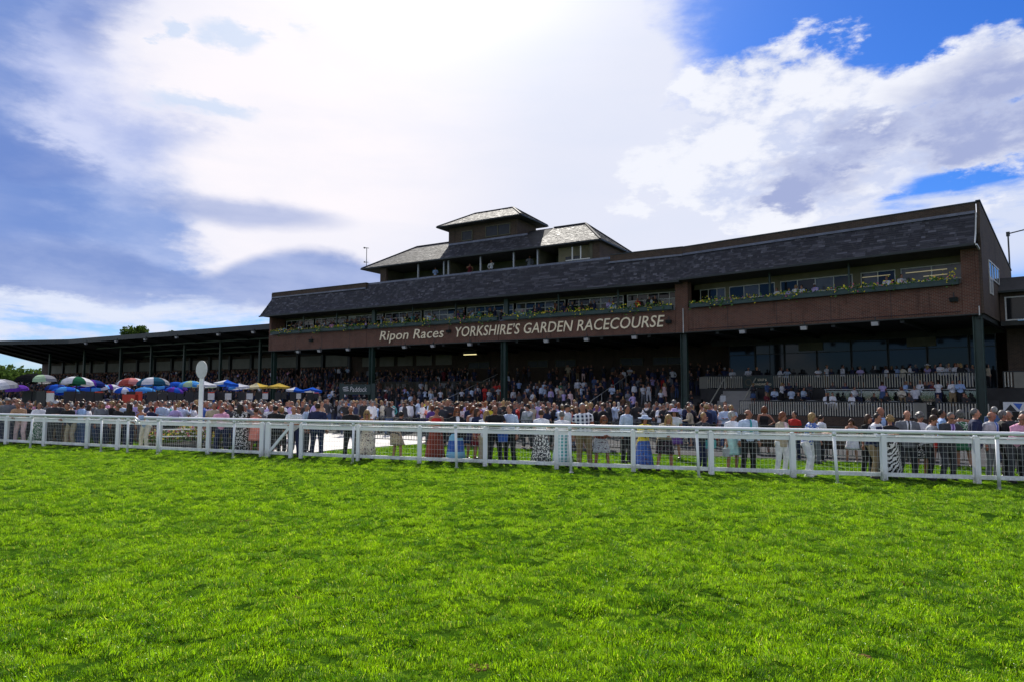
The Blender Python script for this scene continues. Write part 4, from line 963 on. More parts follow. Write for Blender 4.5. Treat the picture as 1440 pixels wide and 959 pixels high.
def mesh_fence(label, X):
    t = thing('mesh_fence', label, 'fence', (X[0], fy_(X[0]), 0)); o = t.location.copy()
    for x in X: fpost(t, o, x, .115+random.uniform(-.01, .02))
    for a, b in zip(X[:-1], X[1:]): fence_panel(t, o, a, b)
mesh_fence('white timber fence with wire mesh running right from the gate', [-6.95, -4.9, -2.84, -.79, 1.29, 3.38, 5.37, 7.33, 9.39, 11.37, 13.4, 15.4, 17.4][::-1])
mesh_fence('white timber fence with wire mesh running left from the gate', [-8.45, -10.65, -13.7+.9, -13.7-1.1, -16.35, -18.72, -21.0, -23.2, -25.6])
t = thing('gate', 'white timber gate with diagonal brace and wire mesh', 'gate', (-8.38, fy_(-8.38), 0)); o = t.location.copy()
fpost(t, o, -8.22, .15); fpost(t, o, -7.33, .12); fence_panel(t, o, -8.22, -7.33)
a = pt(fy_, -8.12)-o; b = pt(fy_, -7.4)-o; MB().bar(a+Vector((0, -.05, .2)), b+Vector((0, -.05, 1.0)), .04, .09).build('brace', 'whitewood', t)
# crowd barrier at the back of the lawn
for k in range(8):
    xa = 14.0-k*2.5; xb = xa-2.42
    t = thing('crowd_barrier', 'dark steel crowd barrier behind the lawn, '+('beyond the right edge', 'farthest right behind the suited men', 'behind the zebra skirt', 'behind the white trousers', 'behind the bald man with blue tie', 'behind the yellow jacket', 'behind the check shirt', 'farthest left behind the red dress')[k], 'barrier', (xa, BAR(xa), 0), group='dark crowd barriers along the lawn')
    d = Vector((xb-xa, BAR(xb)-BAR(xa), 0))
    MB().tube([(0, 0, 1.1), d+Vector((0, 0, 1.1))], .024, 6).tube([(0, 0, .2), d+Vector((0, 0, .2))], .018, 6).build('frame', 'darksteel', t)
    for f in (0, 1): p = d*f; MB().tube([p, p+Vector((0, 0, 1.1))], .024, 6).build('leg', 'darksteel', t)
    mb = MB()
    for i in range(1, 20): p = d*(i/20); mb.bar(p+Vector((0, 0, .2)), p+Vector((0, 0, 1.1)), .014)
    mb.build('bars', 'darksteel', t, kind='stuff')

# dark benches added to make the ground band behind the barrier darker
for k, (px, nm) in enumerate(((1092, 'farthest left of the row'), (1140, 'second from the left of the row'), (1190, 'third from the left of the row'), (1242, 'fourth of the row, behind the zebra skirt'), (1296, 'farthest right of the row'))):
    a_ = at(px, 1.0); Y = 25.0
    for _ in range(30): Y = .5*Y+.5*(BAR(a_*Y)+1.5)
    t = thing('bench', 'added dark slatted bench behind the crowd barrier, '+nm, 'bench', (a_*Y, Y, 0), math.atan(-.46), 'dark benches added behind the barrier')
    for j in range(3): MB().box(-.78, .78, -.22+j*.15, -.10+j*.15, .42, .45).build('slat', 'bark', t)
    for j in range(4): MB().box(-.78, .78, .24+j*.012, .27+j*.012, .28+j*.155, .41+j*.155).build('back_slat', 'bark', t)
    for sx in (-.65, .65): MB().box(sx-.03, sx+.03, -.2, .23, 0, .415).box(sx-.03, sx+.03, .285, .33, 0, .86).build('leg', 'darksteel', t)
# white oval marker disc
X = at(283, 26.0); t = thing('oval_marker', 'tall white post with blank oval disc behind the fence', 'marker', (X, 26.0, 0))
MB().box(-.08, .08, -.03, .03, -.05, 2.86).build('post', 'whitepaint', t)
mb = MB(); n = 32; mb.raw([(.215*math.cos(2*math.pi*i/n), y, 3.02+.34*math.sin(2*math.pi*i/n)) for y in (-.055, -.025) for i in range(n)],
    [tuple(range(n)), tuple(range(2*n-1, n-1, -1))]+[(i, i+n, (i+1) % n+n, (i+1) % n) for i in range(n)]); mb.build('disc', 'boardwhite', t)
# flower bed and hoop rails
X = at(268, 27.5); t = thing('flower_bed', 'square bed of yellow and pink flowers behind the left fence', 'flower bed', (X, 27.6, 0))
MB().box(-1.55, 1.55, -.9, .9, 0, .16).build('soil', 'darkconc', t)
lf, ye, pk, wh = MB(), MB(), MB(), MB()
for i in range(2600):
    x = random.uniform(-1.5, 1.5); y = random.uniform(-.85, .85); h = .15+random.random()**.5*.62*(1-.15*abs(x))+.12*math.sin(x*3+1)
    s = random.uniform(.03, .06); a = random.random()*6.28; u = Vector((math.cos(a), math.sin(a), random.uniform(-.4, .4)))*s; v = Vector((-math.sin(a)*.4, math.cos(a)*.4, random.uniform(.3, 1)))*s; c = Vector((x, y, h))
    r = random.random(); tg = lf if r < .62 or h < .35 else (ye if r < .78 else (pk if r < .93 else wh)); tg.raw([c-u, c-v, c+u, c+v], [(0, 1, 2, 3)])
lf.build('leaves', 'hedge', t, kind='stuff'); ye.build('yellow_flowers', 'petal', t, kind='stuff'); pk.build('pink_flowers', 'petalpink', t, kind='stuff'); wh.build('white_flowers', 'petalwhite', t, kind='stuff')
t = thing('low_rail', 'low white three bar rail beside the flower bed', 'rail', (at(231, 27), 26.6, 0))
for z in (.45, .72, 1.0): MB().tube([(0, 0, z), (1.7, .55, z)], .028, 6).build('bar', 'whitepaint', t)
for f in (0, 1): MB().tube([(1.7*f, .55*f, 0), (1.7*f, .55*f, 1.02)], .035, 6).build('post', 'whitepaint', t)
t = thing('low_rail', 'short white rail among the crowd at far left', 'rail', (at(56, 33), 33, 0))
for z in (.9, 1.2): MB().tube([(0, 0, z), (1.2, .0, z)], .035, 6).build('bar', 'whitepaint', t)
for f in (0, 1): MB().tube([(1.2*f, 0, 0), (1.2*f, 0, 1.22)], .04, 6).build('post', 'whitepaint', t)

# ------------------------------------------------------------------ umbrellas
UC = dict(white=(.74, .75, .80), grey=(.33, .34, .38), black=(.018, .018, .02), purple=(.16, .06, .42), green=(.03, .15, .08), blue=(.03, .13, .62), sky=(.10, .36, .78),
          red=(.50, .12, .10), pink=(.72, .30, .28), teal=(.03, .12, .20), cream=(.72, .66, .42), yellow=(.66, .48, .10), navy=(.03, .05, .22), lime=(.45, .62, .42))
def clothmat(name, c):
    m, t, p = newmat('canopy_'+name)
    d = t.add('ShaderNodeBsdfDiffuse'); tl = t.add('ShaderNodeBsdfTranslucent'); mx = t.add('ShaderNodeMixShader'); mx.inputs[0].default_value = .32
    geo = t.add('ShaderNodeNewGeometry'); n = t.noise(geo.outputs['Position'], 3, 3)
    col = t.mix(t.ss(n, .3, .7), tuple(x*.85 for x in c), c)
    t.l.new(col, d.inputs[0]); t.l.new(col, tl.inputs[0]); t.l.new(d.outputs[0], mx.inputs[1]); t.l.new(tl.outputs[0], mx.inputs[2])
    t.l.new(mx.outputs[0], t.n['Material Output'].inputs[0]); return m
for k, v in UC.items(): M['u_'+k] = clothmat(k, v)
def umbrella(px, Y, h, wd, kind, cols, label):
    t = thing('umbrella', label, 'umbrella', (at(px, Y), Y, 0), random.random()*.7, 'umbrellas over the betting pitches'); t.rotation_euler[0] = random.gauss(0, .07); t.rotation_euler[1] = random.gauss(0, .07)
    wd *= .87; r = wd/2; n = 8 if kind == 'dome' else 4; dr = wd*(.25 if kind == 'dome' else .17)
    rings = 4 if kind == 'dome' else 2
    for i in range(n):
        mb = MB(); a0, a1 = 2*math.pi*i/n, 2*math.pi*(i+1)/n; V = []; F = []
        for k in range(rings+1):
            f = k/rings; q = r*(math.sin(f*math.pi/2) if kind == 'dome' else f); z = h-dr*(1-math.cos(f*math.pi/2)) if kind == 'dome' else h-dr*f**.8
            for j in range(3):
                a = a0+(a1-a0)*j/2; s = (math.cos((a1-a0)/2) if j == 1 else 1.0) if kind != 'dome' else (1 if j != 1 else .96)
                V.append((q*s*math.cos(a), q*s*math.sin(a), z-(.0 if j != 1 else .03*f)))
        for k in range(rings):
            for j in range(2): b = k*3+j; F.append((b, b+3, b+4, b+1))
        nv = len(V); V2 = V+[(x, y, z-.012) for x, y, z in V]; F2 = F+[tuple(reversed([q+nv for q in f])) for f in F]
        if kind != 'dome':
            b = len(V2); e = [V[rings*3+j] for j in range(3)]; V2 += [(p[0]*1.003, p[1]*1.003, p[2]) for p in e]+[(p[0]*1.003, p[1]*1.003, p[2]-.14) for p in e]; F2 += [(b, b+3, b+4, b+1), (b+1, b+4, b+5, b+2)]
        MB().raw(V2, F2).build('canopy_panel', 'u_'+cols[i % len(cols)], t)
    MB().tube([(0, 0, 0), (0, 0, h+.08)], .022, 6).build('pole', 'darksteel', t)
    mb = MB()
    for i in range(n): a = 2*math.pi*i/n; mb.bar((0, 0, h-.12), (r*.96*math.cos(a), r*.96*math.sin(a), h-dr-.015), .012)
    mb.build('ribs', 'wire', t)
UM = [(5, 33, 2.78, 1.9, 'dome', ('white', 'grey'), 'white and grey dome umbrella at the far left'),
 (42, 34, 3.08, 2.0, 'dome', ('black',), 'plain black dome umbrella above the white one'),
 (30, 37, 2.55, 1.3, 'dome', ('purple',), 'small purple umbrella below the plain black one'),
 (62, 31, 2.95, 1.55, 'dome', ('black', 'black', 'white', 'black', 'black', 'black', 'lime', 'grey'), 'black umbrella with pale panels on its right side'),
 (101, 33, 2.92, 1.75, 'dome', ('green', 'white'), 'green and white golf umbrella'),
 (93, 37, 2.46, 1.6, 'dome', ('blue', 'sky'), 'blue umbrella tucked under the green and white one'),
 (128, 35, 2.80, 1.6, 'dome', ('purple', 'navy', 'blue'), 'purple and navy umbrella right of the green one'),
 (147, 38, 2.64, 1.4, 'dome', ('sky', 'white', 'blue'), 'pale blue and white umbrella behind the purple one'),
 (172, 39, 2.48, 1.25, 'dome', ('white', 'blue'), 'low white and blue umbrella left of the red one'),
 (186, 36, 2.92, 1.6, 'dome', ('pink', 'white', 'red'), 'faded red and white umbrella'),
 (216, 35, 2.94, 1.8, 'dome', ('teal', 'teal', 'sky', 'teal', 'teal', 'white', 'teal', 'grey'), 'large dark teal umbrella with pale panels'),
 (202, 39, 2.46, 1.3, 'dome', ('sky',), 'low pale blue umbrella under the teal one'),
 (234, 38, 2.48, 1.1, 'dome', ('blue', 'purple'), 'low blue and purple umbrella at the right of the teal one'),
 (244, 42, 2.82, 1.2, 'dome', ('blue',), 'plain blue umbrella left of the oval marker'),
 (268, 42, 2.88, 1.7, 'dome', ('sky', 'lime'), 'pale blue and green umbrella just left of the oval marker'),
 (287, 42, 2.88, 1.7, 'pyr', ('lime', 'white', 'cream', 'white'), 'white and pale green square parasol at the oval marker'),
 (311, 43, 3.02, 1.75, 'pyr', ('blue', 'blue', 'white', 'blue'), 'blue square parasol with a white side'),
 (341, 46, 2.80, 1.6, 'pyr', ('white', 'white', 'sky', 'white'), 'white square parasol left of the yellow ones'),
 (364, 48, 2.87, 1.8, 'pyr', ('cream', 'yellow'), 'cream square parasol with yellow edge'),
 (391, 50, 2.88, 1.7, 'pyr', ('yellow', 'cream', 'yellow'), 'bright yellow square parasol'),
 (412, 52, 2.62, 1.6, 'pyr', ('white', 'sky', 'white', 'blue'), 'white parasol with blue trim right of the yellow one'),
 (436, 54, 2.66, 1.75, 'pyr', ('blue', 'white', 'blue'), 'blue and white square parasol farthest right'),
 (78, 40, 2.62, 1.4, 'dome', ('navy', 'blue'), 'navy umbrella between the black and the green ones'), (118, 42, 2.60, 1.4, 'dome', ('blue', 'purple', 'navy'), 'dark blue and purple umbrella behind the green one'),
 (160, 43, 2.66, 1.3, 'dome', ('purple', 'white'), 'small purple and white umbrella beyond the pale blue one'), (228, 44, 2.70, 1.5, 'dome', ('navy', 'blue', 'sky'), 'dark blue umbrella behind the large teal one'),
 (256, 45, 2.62, 1.4, 'dome', ('blue', 'purple'), 'deep blue umbrella behind the plain blue one'), (325, 50, 2.70, 1.5, 'pyr', ('navy', 'blue'), 'navy square parasol between blue and white ones')]
for u in UM: umbrella(*u)
bc = [('boardred', 'red'), ('boardwhite', 'white'), ('boardblue', 'blue')]
UM2 = UM[:22]
for i, u in enumerate(UM2):
    if i in (0, 2, 5, 7, 8, 11, 12): continue
    col, cn = ('boardwhite', 'white') if i in (3, 15, 16, 17, 18, 20) else (('boardred', 'red') if i == 9 else ('black', 'dark'))
    t = thing('betting_board', 'black betting board with %s panel below %s' % (cn, u[6].split(' under ')[0].split(' with ')[0].split(' at the ')[0].split(' just ')[0]), 'betting board', (at(u[0], u[1])+.1, u[1]-.35, 0), random.uniform(-.35, .35), 'betting boards under the umbrellas')
    MB().box(-.24, .24, 0, .10, 1.3, 2.2).build('display', 'black', t); MB().box(-.04, .04, .02, .08, 0, 1.15).build('post', 'darksteel', t)
    MB().box(.28, .68, .02, .06, 1.72, 2.12).build('price_panel', col, t); MB().box(.28, .68, .018, .05, 2.13, 2.2).build('header', 'boardred' if i % 3 == 0 else 'black', t)
    MB().box(-.35, .35, -.1, .4, 0, .75).build('stand_box', 'black', t)
t = thing('red_kiosk_board', 'bright orange-red box board between the umbrellas', 'board', (at(181, 34.5), 34.5, 0)); MB().box(-.32, .32, 0, .3, 1.55, 2.05).build('panel', 'boardred', t); MB().box(-.2, .2, .05, .25, 0, 1.55).build('base', 'boardred', t)

# ------------------------------------------------------------------ trees and far ground
def tree(label, x, y, h, r, name='tree', n=2600, flat=.8, group='trees beyond the stands', leaf=.32):
    t = thing(name, label, 'tree', (x, y, 0), group=group); mb = MB()
    mb.tube([(0, 0, 0), (.1, 0, h*.35), (0, .1, h*.7)], [h*.035, h*.025, h*.01], 8)
    lobes = []
    for i in range(11):
        a = random.random()*6.28; q = r*random.uniform(.15, .75); z = h*random.uniform(.5, .9); c = Vector((q*math.cos(a), q*math.sin(a), z)); lobes.append((c, r*random.uniform(.28, .5)))
        mb.tube([(0, 0, h*random.uniform(.3, .5)), c*.6+Vector((0, 0, z*.35)), c], [h*.014, h*.009, h*.004], 5)
    mb.build('trunk', 'bark', t)
    lf = MB()
    for i in range(n):
        c, rr = random.choice(lobes); d = Vector((random.gauss(0, 1), random.gauss(0, 1), random.gauss(0, 1))).normalized()*rr*random.random()**.4; d.z *= flat; p = c+d
        s = leaf*random.uniform(.6, 1.4); u = Vector((random.gauss(0, 1), random.gauss(0, 1), random.gauss(0, 1))).normalized()*s; v = u.orthogonal().normalized()*s*.6
        lf.raw([p-u, p-v, p+u, p+v], [(0, 1, 2, 3)])
    lf.build('crown', 'foliage', t, kind='stuff')
tree('round leafy tree rising above the covered stand roof', at(187, 165), 165, 19.0, 5.2, n=3200)
tree('small tree top just showing over the covered stand roof', at(243, 160), 160, 17.9, 2.4, n=700)
tree('thin sparse treetop left of the round tree', at(148, 165), 165, 16.2, 3.2, n=350)
for k, (px, Y, h, r, lb) in enumerate([(-8, 150, 7.2, 7, 'broad dark tree at the far left edge'), (14, 160, 7.8, 7, 'tallest of the far left trees beyond the stand end'), (38, 175, 6.6, 6, 'tree seen through the gap under the stand roof'), (62, 185, 7.5, 6, 'tree behind the end posts of the covered stand'), (-40, 170, 8, 8, 'outermost tree at the far left')]):
    tree(lb, at(px, Y), Y, h, r, n=1500, leaf=.45)
m = MB(); rr = random.Random(3)
for k in range(60):
    x0 = -700+k*24; mb_h = 5+3*math.sin(k*.7)+rr.random()*3
    m.ell((x0, 420+rr.uniform(-20, 20), 0), (24, 10, mb_h), 10, 6)
o = m.build('distant_treeline', 'foliage', kind='stuff'); o['label'] = 'low dark treeline along the horizon'; o['category'] = 'treeline'

# ------------------------------------------------------------------ people
def remesh(mb, voxel, name, mats, extra=None, smooth=2, deci=None):
    me = bpy.data.meshes.new(name); me.from_pydata(mb.v, [], mb.f); me.update()
    o = bpy.data.objects.new(name, me); PC.objects.link(o)
    r = o.modifiers.new('r', 'REMESH'); r.mode = 'VOXEL'; r.voxel_size = voxel
    if smooth: s = o.modifiers.new('s', 'SMOOTH'); s.factor = .5; s.iterations = smooth
    if deci: d = o.modifiers.new('d', 'DECIMATE'); d.ratio = deci
    PVL.update(); dg = PDG()
    out = bpy.data.meshes.new_from_object(o.evaluated_get(dg)); bpy.data.objects.remove(o); bpy.data.meshes.remove(me)
    if extra:
        n = len(out.vertices); co = np.empty(n*3, 'f'); out.vertices.foreach_get('co', co); V = [tuple(c) for c in co.reshape(-1, 3)]
        F = [tuple(p.vertices) for p in out.polygons]; k = len(F); mi = [0]*k
        for em, idx_ in extra: b = len(V); V += [tuple(v) for v in em.v]; F += [tuple(i+b for i in f) for f in em.f]; mi += [idx_]*len(em.f)
        out2 = bpy.data.meshes.new(name); out2.from_pydata(V, [], F); bpy.data.meshes.remove(out); out = out2; out.polygons.foreach_set('material_index', mi)
    out.materials.clear()
    for m_ in mats: out.materials.append(M[m_])
    out.name = name; out.polygons.foreach_set('use_smooth', [True]*len(out.polygons)); out.update(); return out
# a small scratch scene keeps the remeshing quick
PS = bpy.data.scenes.new('scratch'); PC = PS.collection; PVL = PS.view_layers[0]
PDG = lambda: PVL.depsgraph
ARMS = dict(down=((.055, .03, -.29), (.07, -.05, -.54)), rail=((.08, -.14, -.24), (-.04, -.38, -.20)), cross=((.06, -.04, -.27), (-.24, -.20, -.23)),
            face=((.02, -.20, -.18), (-.11, -.17, .08)), hold=((.05, -.02, -.28), (-.09, -.27, -.22)), hip=((.17, .09, -.23), (.00, -.03, -.37)), clasp=((.06, -.08, -.27), (-.15, -.30, -.30)),
            photo=((.05, -.17, -.15), (-.09, -.30, .05)), talk=((.10, -.04, -.26), (.10, -.28, -.15)), pocket=((.12, .06, -.27), (.03, -.04, -.50)))
POSES = dict(stand=(0, 'down', 'down', 0), rail=(13, 'rail', 'rail', 6), lean=(27, 'clasp', 'clasp', 12), cross=(0, 'cross', 'cross', 0), face=(18, 'face', 'clasp', 14), hold=(3, 'hold', 'hold', 16), hip=(0, 'hip', 'down', 0),
             one=(8, 'rail', 'down', 4), sit=(2, 'hold', 'clasp', 0), photo=(-3, 'photo', 'photo', -4), talk=(2, 'talk', 'pocket', 4), turn=(4, 'pocket', 'face', 6), slouch=(9, 'clasp', 'clasp', 18))
STANCE = dict(stand=(.02, 0), hip=(.05, -.07), talk=(.07, .08), cross=(.05, -.03), hold=(.0, .05), photo=(.06, -.05), turn=(.03, -.10), slouch=(.0, .06), face=(.03, -.12), one=(.04, .12), rail=(.04, -.10), lean=(.05, .08))
def joints(pose, sex):
    ln, la, ra, hp = POSES[pose]; sit = pose == 'sit'; J = {}
    hz = .50 if sit else .93; sw, hw = (.185, .095) if sex == 'm' else (.158, .098)
    R = Matrix.Rotation(R_(ln), 3, 'X'); base = Vector((0, .0 if sit else .25*math.sin(R_(ln)), hz)); J['base'] = base; J['R'] = R
    up = lambda z, y=0, x=0: base+R @ Vector((x, y, z))
    J['up'] = up
    for s, arm in ((-1, la), (1, ra)):
        sh = up(.475, .0, s*sw); e, w_ = ARMS[arm]; E_ = sh+Vector((s*e[0], e[1], e[2])); W_ = sh+Vector((s*w_[0], w_[1], w_[2]+(.02 if s > 0 and arm in ('cross', 'clasp') else 0)))
        J['sh', s], J['el', s], J['wr', s] = sh, E_, W_
        stn, stf = STANCE.get(pose, (.02, 0))
        if sit: J['hip', s], J['kn', s], J['an', s] = Vector((s*hw, 0, .50)), Vector((s*.11, -.43, .51)), Vector((s*.11, -.42, .08))
        else: J['hip', s], J['kn', s], J['an', s] = Vector((s*hw, base.y, .90)), Vector((s*(hw+.01+stn*.5), base.y*.45-.02-(abs(stf) if s*stf > 0 else 0), .49)), Vector((s*(hw+.02+stn), .02-(stf*.5*s), .08))
    J['neck0'] = up(.53); J['head'] = up(.53)+Matrix.Rotation(R_(ln*.6), 3, 'X') @ Vector((0, -.02, .145)); J['hp'] = hp
    return J
TOR = dict(m=[(-.10, .150, .115), (0, .158, .118), (.10, .142, .108), (.22, .138, .104), (.34, .158, .118), (.44, .165, .110), (.51, .120, .085), (.56, .055, .058)],
           f=[(-.10, .165, .125), (0, .162, .122), (.10, .130, .102), (.20, .118, .094), (.33, .142, .122), (.42, .140, .102), (.50, .105, .080), (.56, .046, .050)])
def headmat(J, yaw=0, pitch=0):
    return Matrix.Translation(J['head']) @ Matrix.Rotation(R_(yaw), 4, 'Z') @ Matrix.Rotation(R_(J['hp']+pitch), 4, 'X')
def arm(mb, J, s, r0, r1, r2, frac=1.0):
    sh, el, wr_ = J['sh', s], J['el', s], J['wr', s]; ins = sh+Vector((-s*.05, 0, .005))
    if frac <= .5: mb.tube([ins, sh, sh.lerp(el, frac*2)], [r0, r0, r1*1.08], 10)
    else: mb.tube([ins, sh, sh.lerp(el, .5), el, el.lerp(wr_, (frac-.5)*2)], [r0, r0, (r0+r1)/2, r1, r2], 10)
def hand(mb, J, s):
    el, wr_ = J['el', s], J['wr', s]; d = (wr_-el).normalized(); side = d.cross(Vector((0, 0, 1))); side = side.normalized() if side.length > .2 else Vector((0, 1, 0)); nrm = side.cross(d).normalized()
    ln = [.062, .072, .068, .055]
    mb.tube([wr_-d*.02, wr_+d*.03, wr_+d*.085], [(.026, .018), (.036, .018), (.036, .014)], 8)
    for k in range(4):
        b = wr_+d*.08+side*(.027-.018*k); m1 = b+d*ln[k]*.55-nrm*.008; mb.tube([b, m1, m1+d*ln[k]*.35-nrm*.026], [.0095, .0085, .006], 6)
    b = wr_+d*.025+side*.03*(-s); mb.tube([b, b+d*.035+side*.022*(-s)-nrm*.012, b+d*.062+side*.02*(-s)-nrm*.024], [.012, .010, .007], 6)
BODY = {}
def body(pose, sex, q, yaw=0, pitch=0):
    key = (pose, sex, q, yaw, pitch)
    if key in BODY: return BODY[key]
    J = joints(pose, sex); mb = MB(); k = .93 if sex == 'f' else 1
    mb.tube([J['up'](z) for z, a, b in TOR[sex]], [(a*.93, b*.93) for z, a, b in TOR[sex]], 14)
    mb.tube([J['neck0']-Vector((0, 0, .05)), J['head']-Vector((0, -.01, .05))], [.052*k, .047*k], 10)
    for s in (-1, 1):
        arm(mb, J, s, .048*k, .038*k, .027*k); h, kn, an = J['hip', s], J['kn', s], J['an', s]
        mb.tube([h, h.lerp(kn, .4), kn, kn.lerp(an, .35), an, an-Vector((0, 0, .03))], [.088*k, .078*k, .052*k, .053*k, .036*k, .036*k], 10)
        mb.ell(an+Vector((0, -.06, -.05)), (.042, .115, .032), 8, 6)
    H = headmat(J, yaw, pitch); Hp = lambda *p: H @ Vector(p); r3 = H.to_3x3()
    mb.ell(Hp(0, .012, .02), (.073*k, .092*k, .105), 12, 10, r3); mb.ell(Hp(0, -.028, -.045), (.052*k, .058, .058), 10, 8, r3)
    ex = []
    if q < .03:
        e = MB()
        e.ell(Hp(0, -.092, -.012), (.012, .020, .024), 6, 5, r3)
        for s in (-1, 1): e.ell(Hp(s*.074*k, .012, -.005), (.010, .018, .030), 6, 5, r3); hand(e, J, s)
        ex.append((e, 0)); e = MB()
        for s in (-1, 1): e.ell(Hp(s*.029, -.079, .012), (.012, .006, .006), 6, 4, r3)
        e.ell(Hp(0, -.083, -.058), (.020, .006, .005), 6, 4, r3); ex.append((e, 1))
    else:
        for s in (-1, 1): mb.ell(J['wr', s]+(J['wr', s]-J['el', s]).normalized()*.06, (.035, .035, .045), 6, 5)
    me = remesh(mb, q, 'body', ('skin', 'sole'), ex, 2 if q < .03 else 1); BODY[key] = (me, J); return BODY[key]
def cloth(kind, pose, sex, q):
    key = (kind, pose if kind not in ('shoe',) else 0, sex, q)
    if key in BODY: return BODY[key]
    J = joints(pose, sex); mb = MB(); T = TOR[sex]; g = .012; lo = -.07; sit = pose == 'sit'
    if kind in ('shirt', 'tee', 'vest', 'jacket', 'cardigan', 'waistcoat'):
        if kind == 'jacket': g = .030; lo = -.17 if not sit else -.06
        if kind == 'cardigan': g = .024; lo = -.16 if not sit else -.06
        P = [(lo, T[0][1]+g+.012, T[0][2]+g)]+[(z, a+g, b+g) for z, a, b in T[1:6]]+[(.505, T[6][1]+g*.7, T[6][2]+g*.7), (.545, T[7][1]+.022, T[7][2]+.02)]
        if kind == 'waistcoat': P = [(z, a+.030, b+.030) for z, a, b in P[:-2]]+[(.49, T[6][1]-.005, T[6][2]+.035)]
        if kind == 'vest': P = P[:-2]+[(.47, T[6][1]-.01, T[6][2])]
        mb.tube([J['up'](p[0]) for p in P], [(p[1], p[2]) for p in P], 16)
        for s in (-1, 1):
            if kind in ('shirt',): arm(mb, J, s, .062, .050, .036, .97)
            elif kind == 'jacket': arm(mb, J, s, .070, .058, .043, .98)
            elif kind == 'cardigan': arm(mb, J, s, .062, .053, .040, .93)
            elif kind == 'tee': arm(mb, J, s, .062, .056, .05, .30)
    elif kind == 'trousers':
        mb.tube([J['up'](z) for z in (-.12, 0, .08)], [(T[0][1]+.012, T[0][2]+.012), (T[1][1]+.01, T[1][2]+.01), (T[2][1]+.012, T[2][2]+.012)], 14)
        for s in (-1, 1):
            h, kn, an = J['hip', s], J['kn', s], J['an', s]
            mb.tube([h+Vector((0, 0, .02)), h.lerp(kn, .4), kn, kn.lerp(an, .5), an+Vector((0, 0, -.02))], [.103, .096, .074, .066, .066], 12)
    elif kind.startswith('skirt'):
        base = J['base']; hem = dict(skirt_long=.14, skirt_knee=.52, skirt_short=.62)[kind]
        if sit: mb.tube([J['up'](.08), J['up'](0), Vector((0, -.2, .53)), Vector((0, -.42, .50))], [(.13, .11), (.18, .14), (.2, .10), (.2, .09)], 14)
        else:
            P = [(base.z+.12, .128, .108), (base.z, .178, .142), (.75, .205, .17), (.6, .225, .19)]
            if hem < .5: P += [(.35, .255, .22), (hem, .285, .25)]
            elif hem < .6: P += [(hem, .235, .20)]
            V = []; F = []; n = 28
            for (z, a, b) in P:
                t_ = max(0, (base.z-z)); yy = base.y*(max(0, z-.5)/.43 if z < .93 else 1)
                for j in range(n): A = 2*math.pi*j/n; w_ = 1+.055*min(1, t_*2.2)*math.sin(A*7); V.append((a*w_*math.cos(A), yy+b*w_*math.sin(A), z))
            k = len(P); F = [(i*n+j, i*n+(j+1) % n, (i+1)*n+(j+1) % n, (i+1)*n+j) for i in range(k-1) for j in range(n)]
            F += [tuple(range(n-1, -1, -1)), tuple(range((k-1)*n, k*n))]; mb.raw(V, F)
            me = mb.mesh(kind, 'cloth', True); BODY[key] = me; return me
    elif kind == 'front':      # shirt and lapel opening seen between the jacket fronts
        a = [(.13, .014), (.30, .035), (.44, .052), (.53, .048)]; V = []
        for z, wdt in a:
            b = np.interp(z, [t[0] for t in T], [t[2] for t in T])+.034-(.012 if z > .5 else 0)
            V += [J['up'](z, -b-.006, -wdt), J['up'](z, -b-.010, 0), J['up'](z, -b-.006, wdt)]
        F = [(i*3+j, i*3+j+1, i*3+j+4, i*3+j+3) for i in range(3) for j in range(2)]; V2 = [v+J['R'] @ Vector((0, .02, 0)) for v in V]; n = len(V)
        mb.raw(V+V2, F+[tuple(reversed([q_+n for q_ in f])) for f in F]); me = mb.mesh('shirt_front', 'cloth'); BODY[key] = me; return me
    elif kind == 'tie':
        V = []
        for z, wdt in ((.10, .004), (.16, .032), (.44, .016), (.50, .013), (.54, .022)):
            b = np.interp(z, [t[0] for t in T], [t[2] for t in T])+.050-(.016 if z > .5 else 0); V += [J['up'](z, -b, -wdt), J['up'](z, -b, wdt), J['up'](z, -b+.02, wdt), J['up'](z, -b+.02, -wdt)]
        F = []
        for i in range(4): F += [(i*4+j, i*4+(j+1) % 4, i*4+4+(j+1) % 4, i*4+4+j) for j in range(4)]
        mb.raw(V, F); me = mb.mesh('tie', 'cloth'); BODY[key] = me; return me
    elif kind == 'shoe':
        mb.ell((0, -.055, .035), (.050, .135, .042), 10, 6); mb.box(-.042, .042, -.16, .07, 0.0, .02); me = mb.mesh('shoe', 'sole', True); BODY[key] = me; return me
    me = remesh(mb, q*1.1, kind, ('cloth',), None, 2 if q < .03 else 1); BODY[key] = me; return me
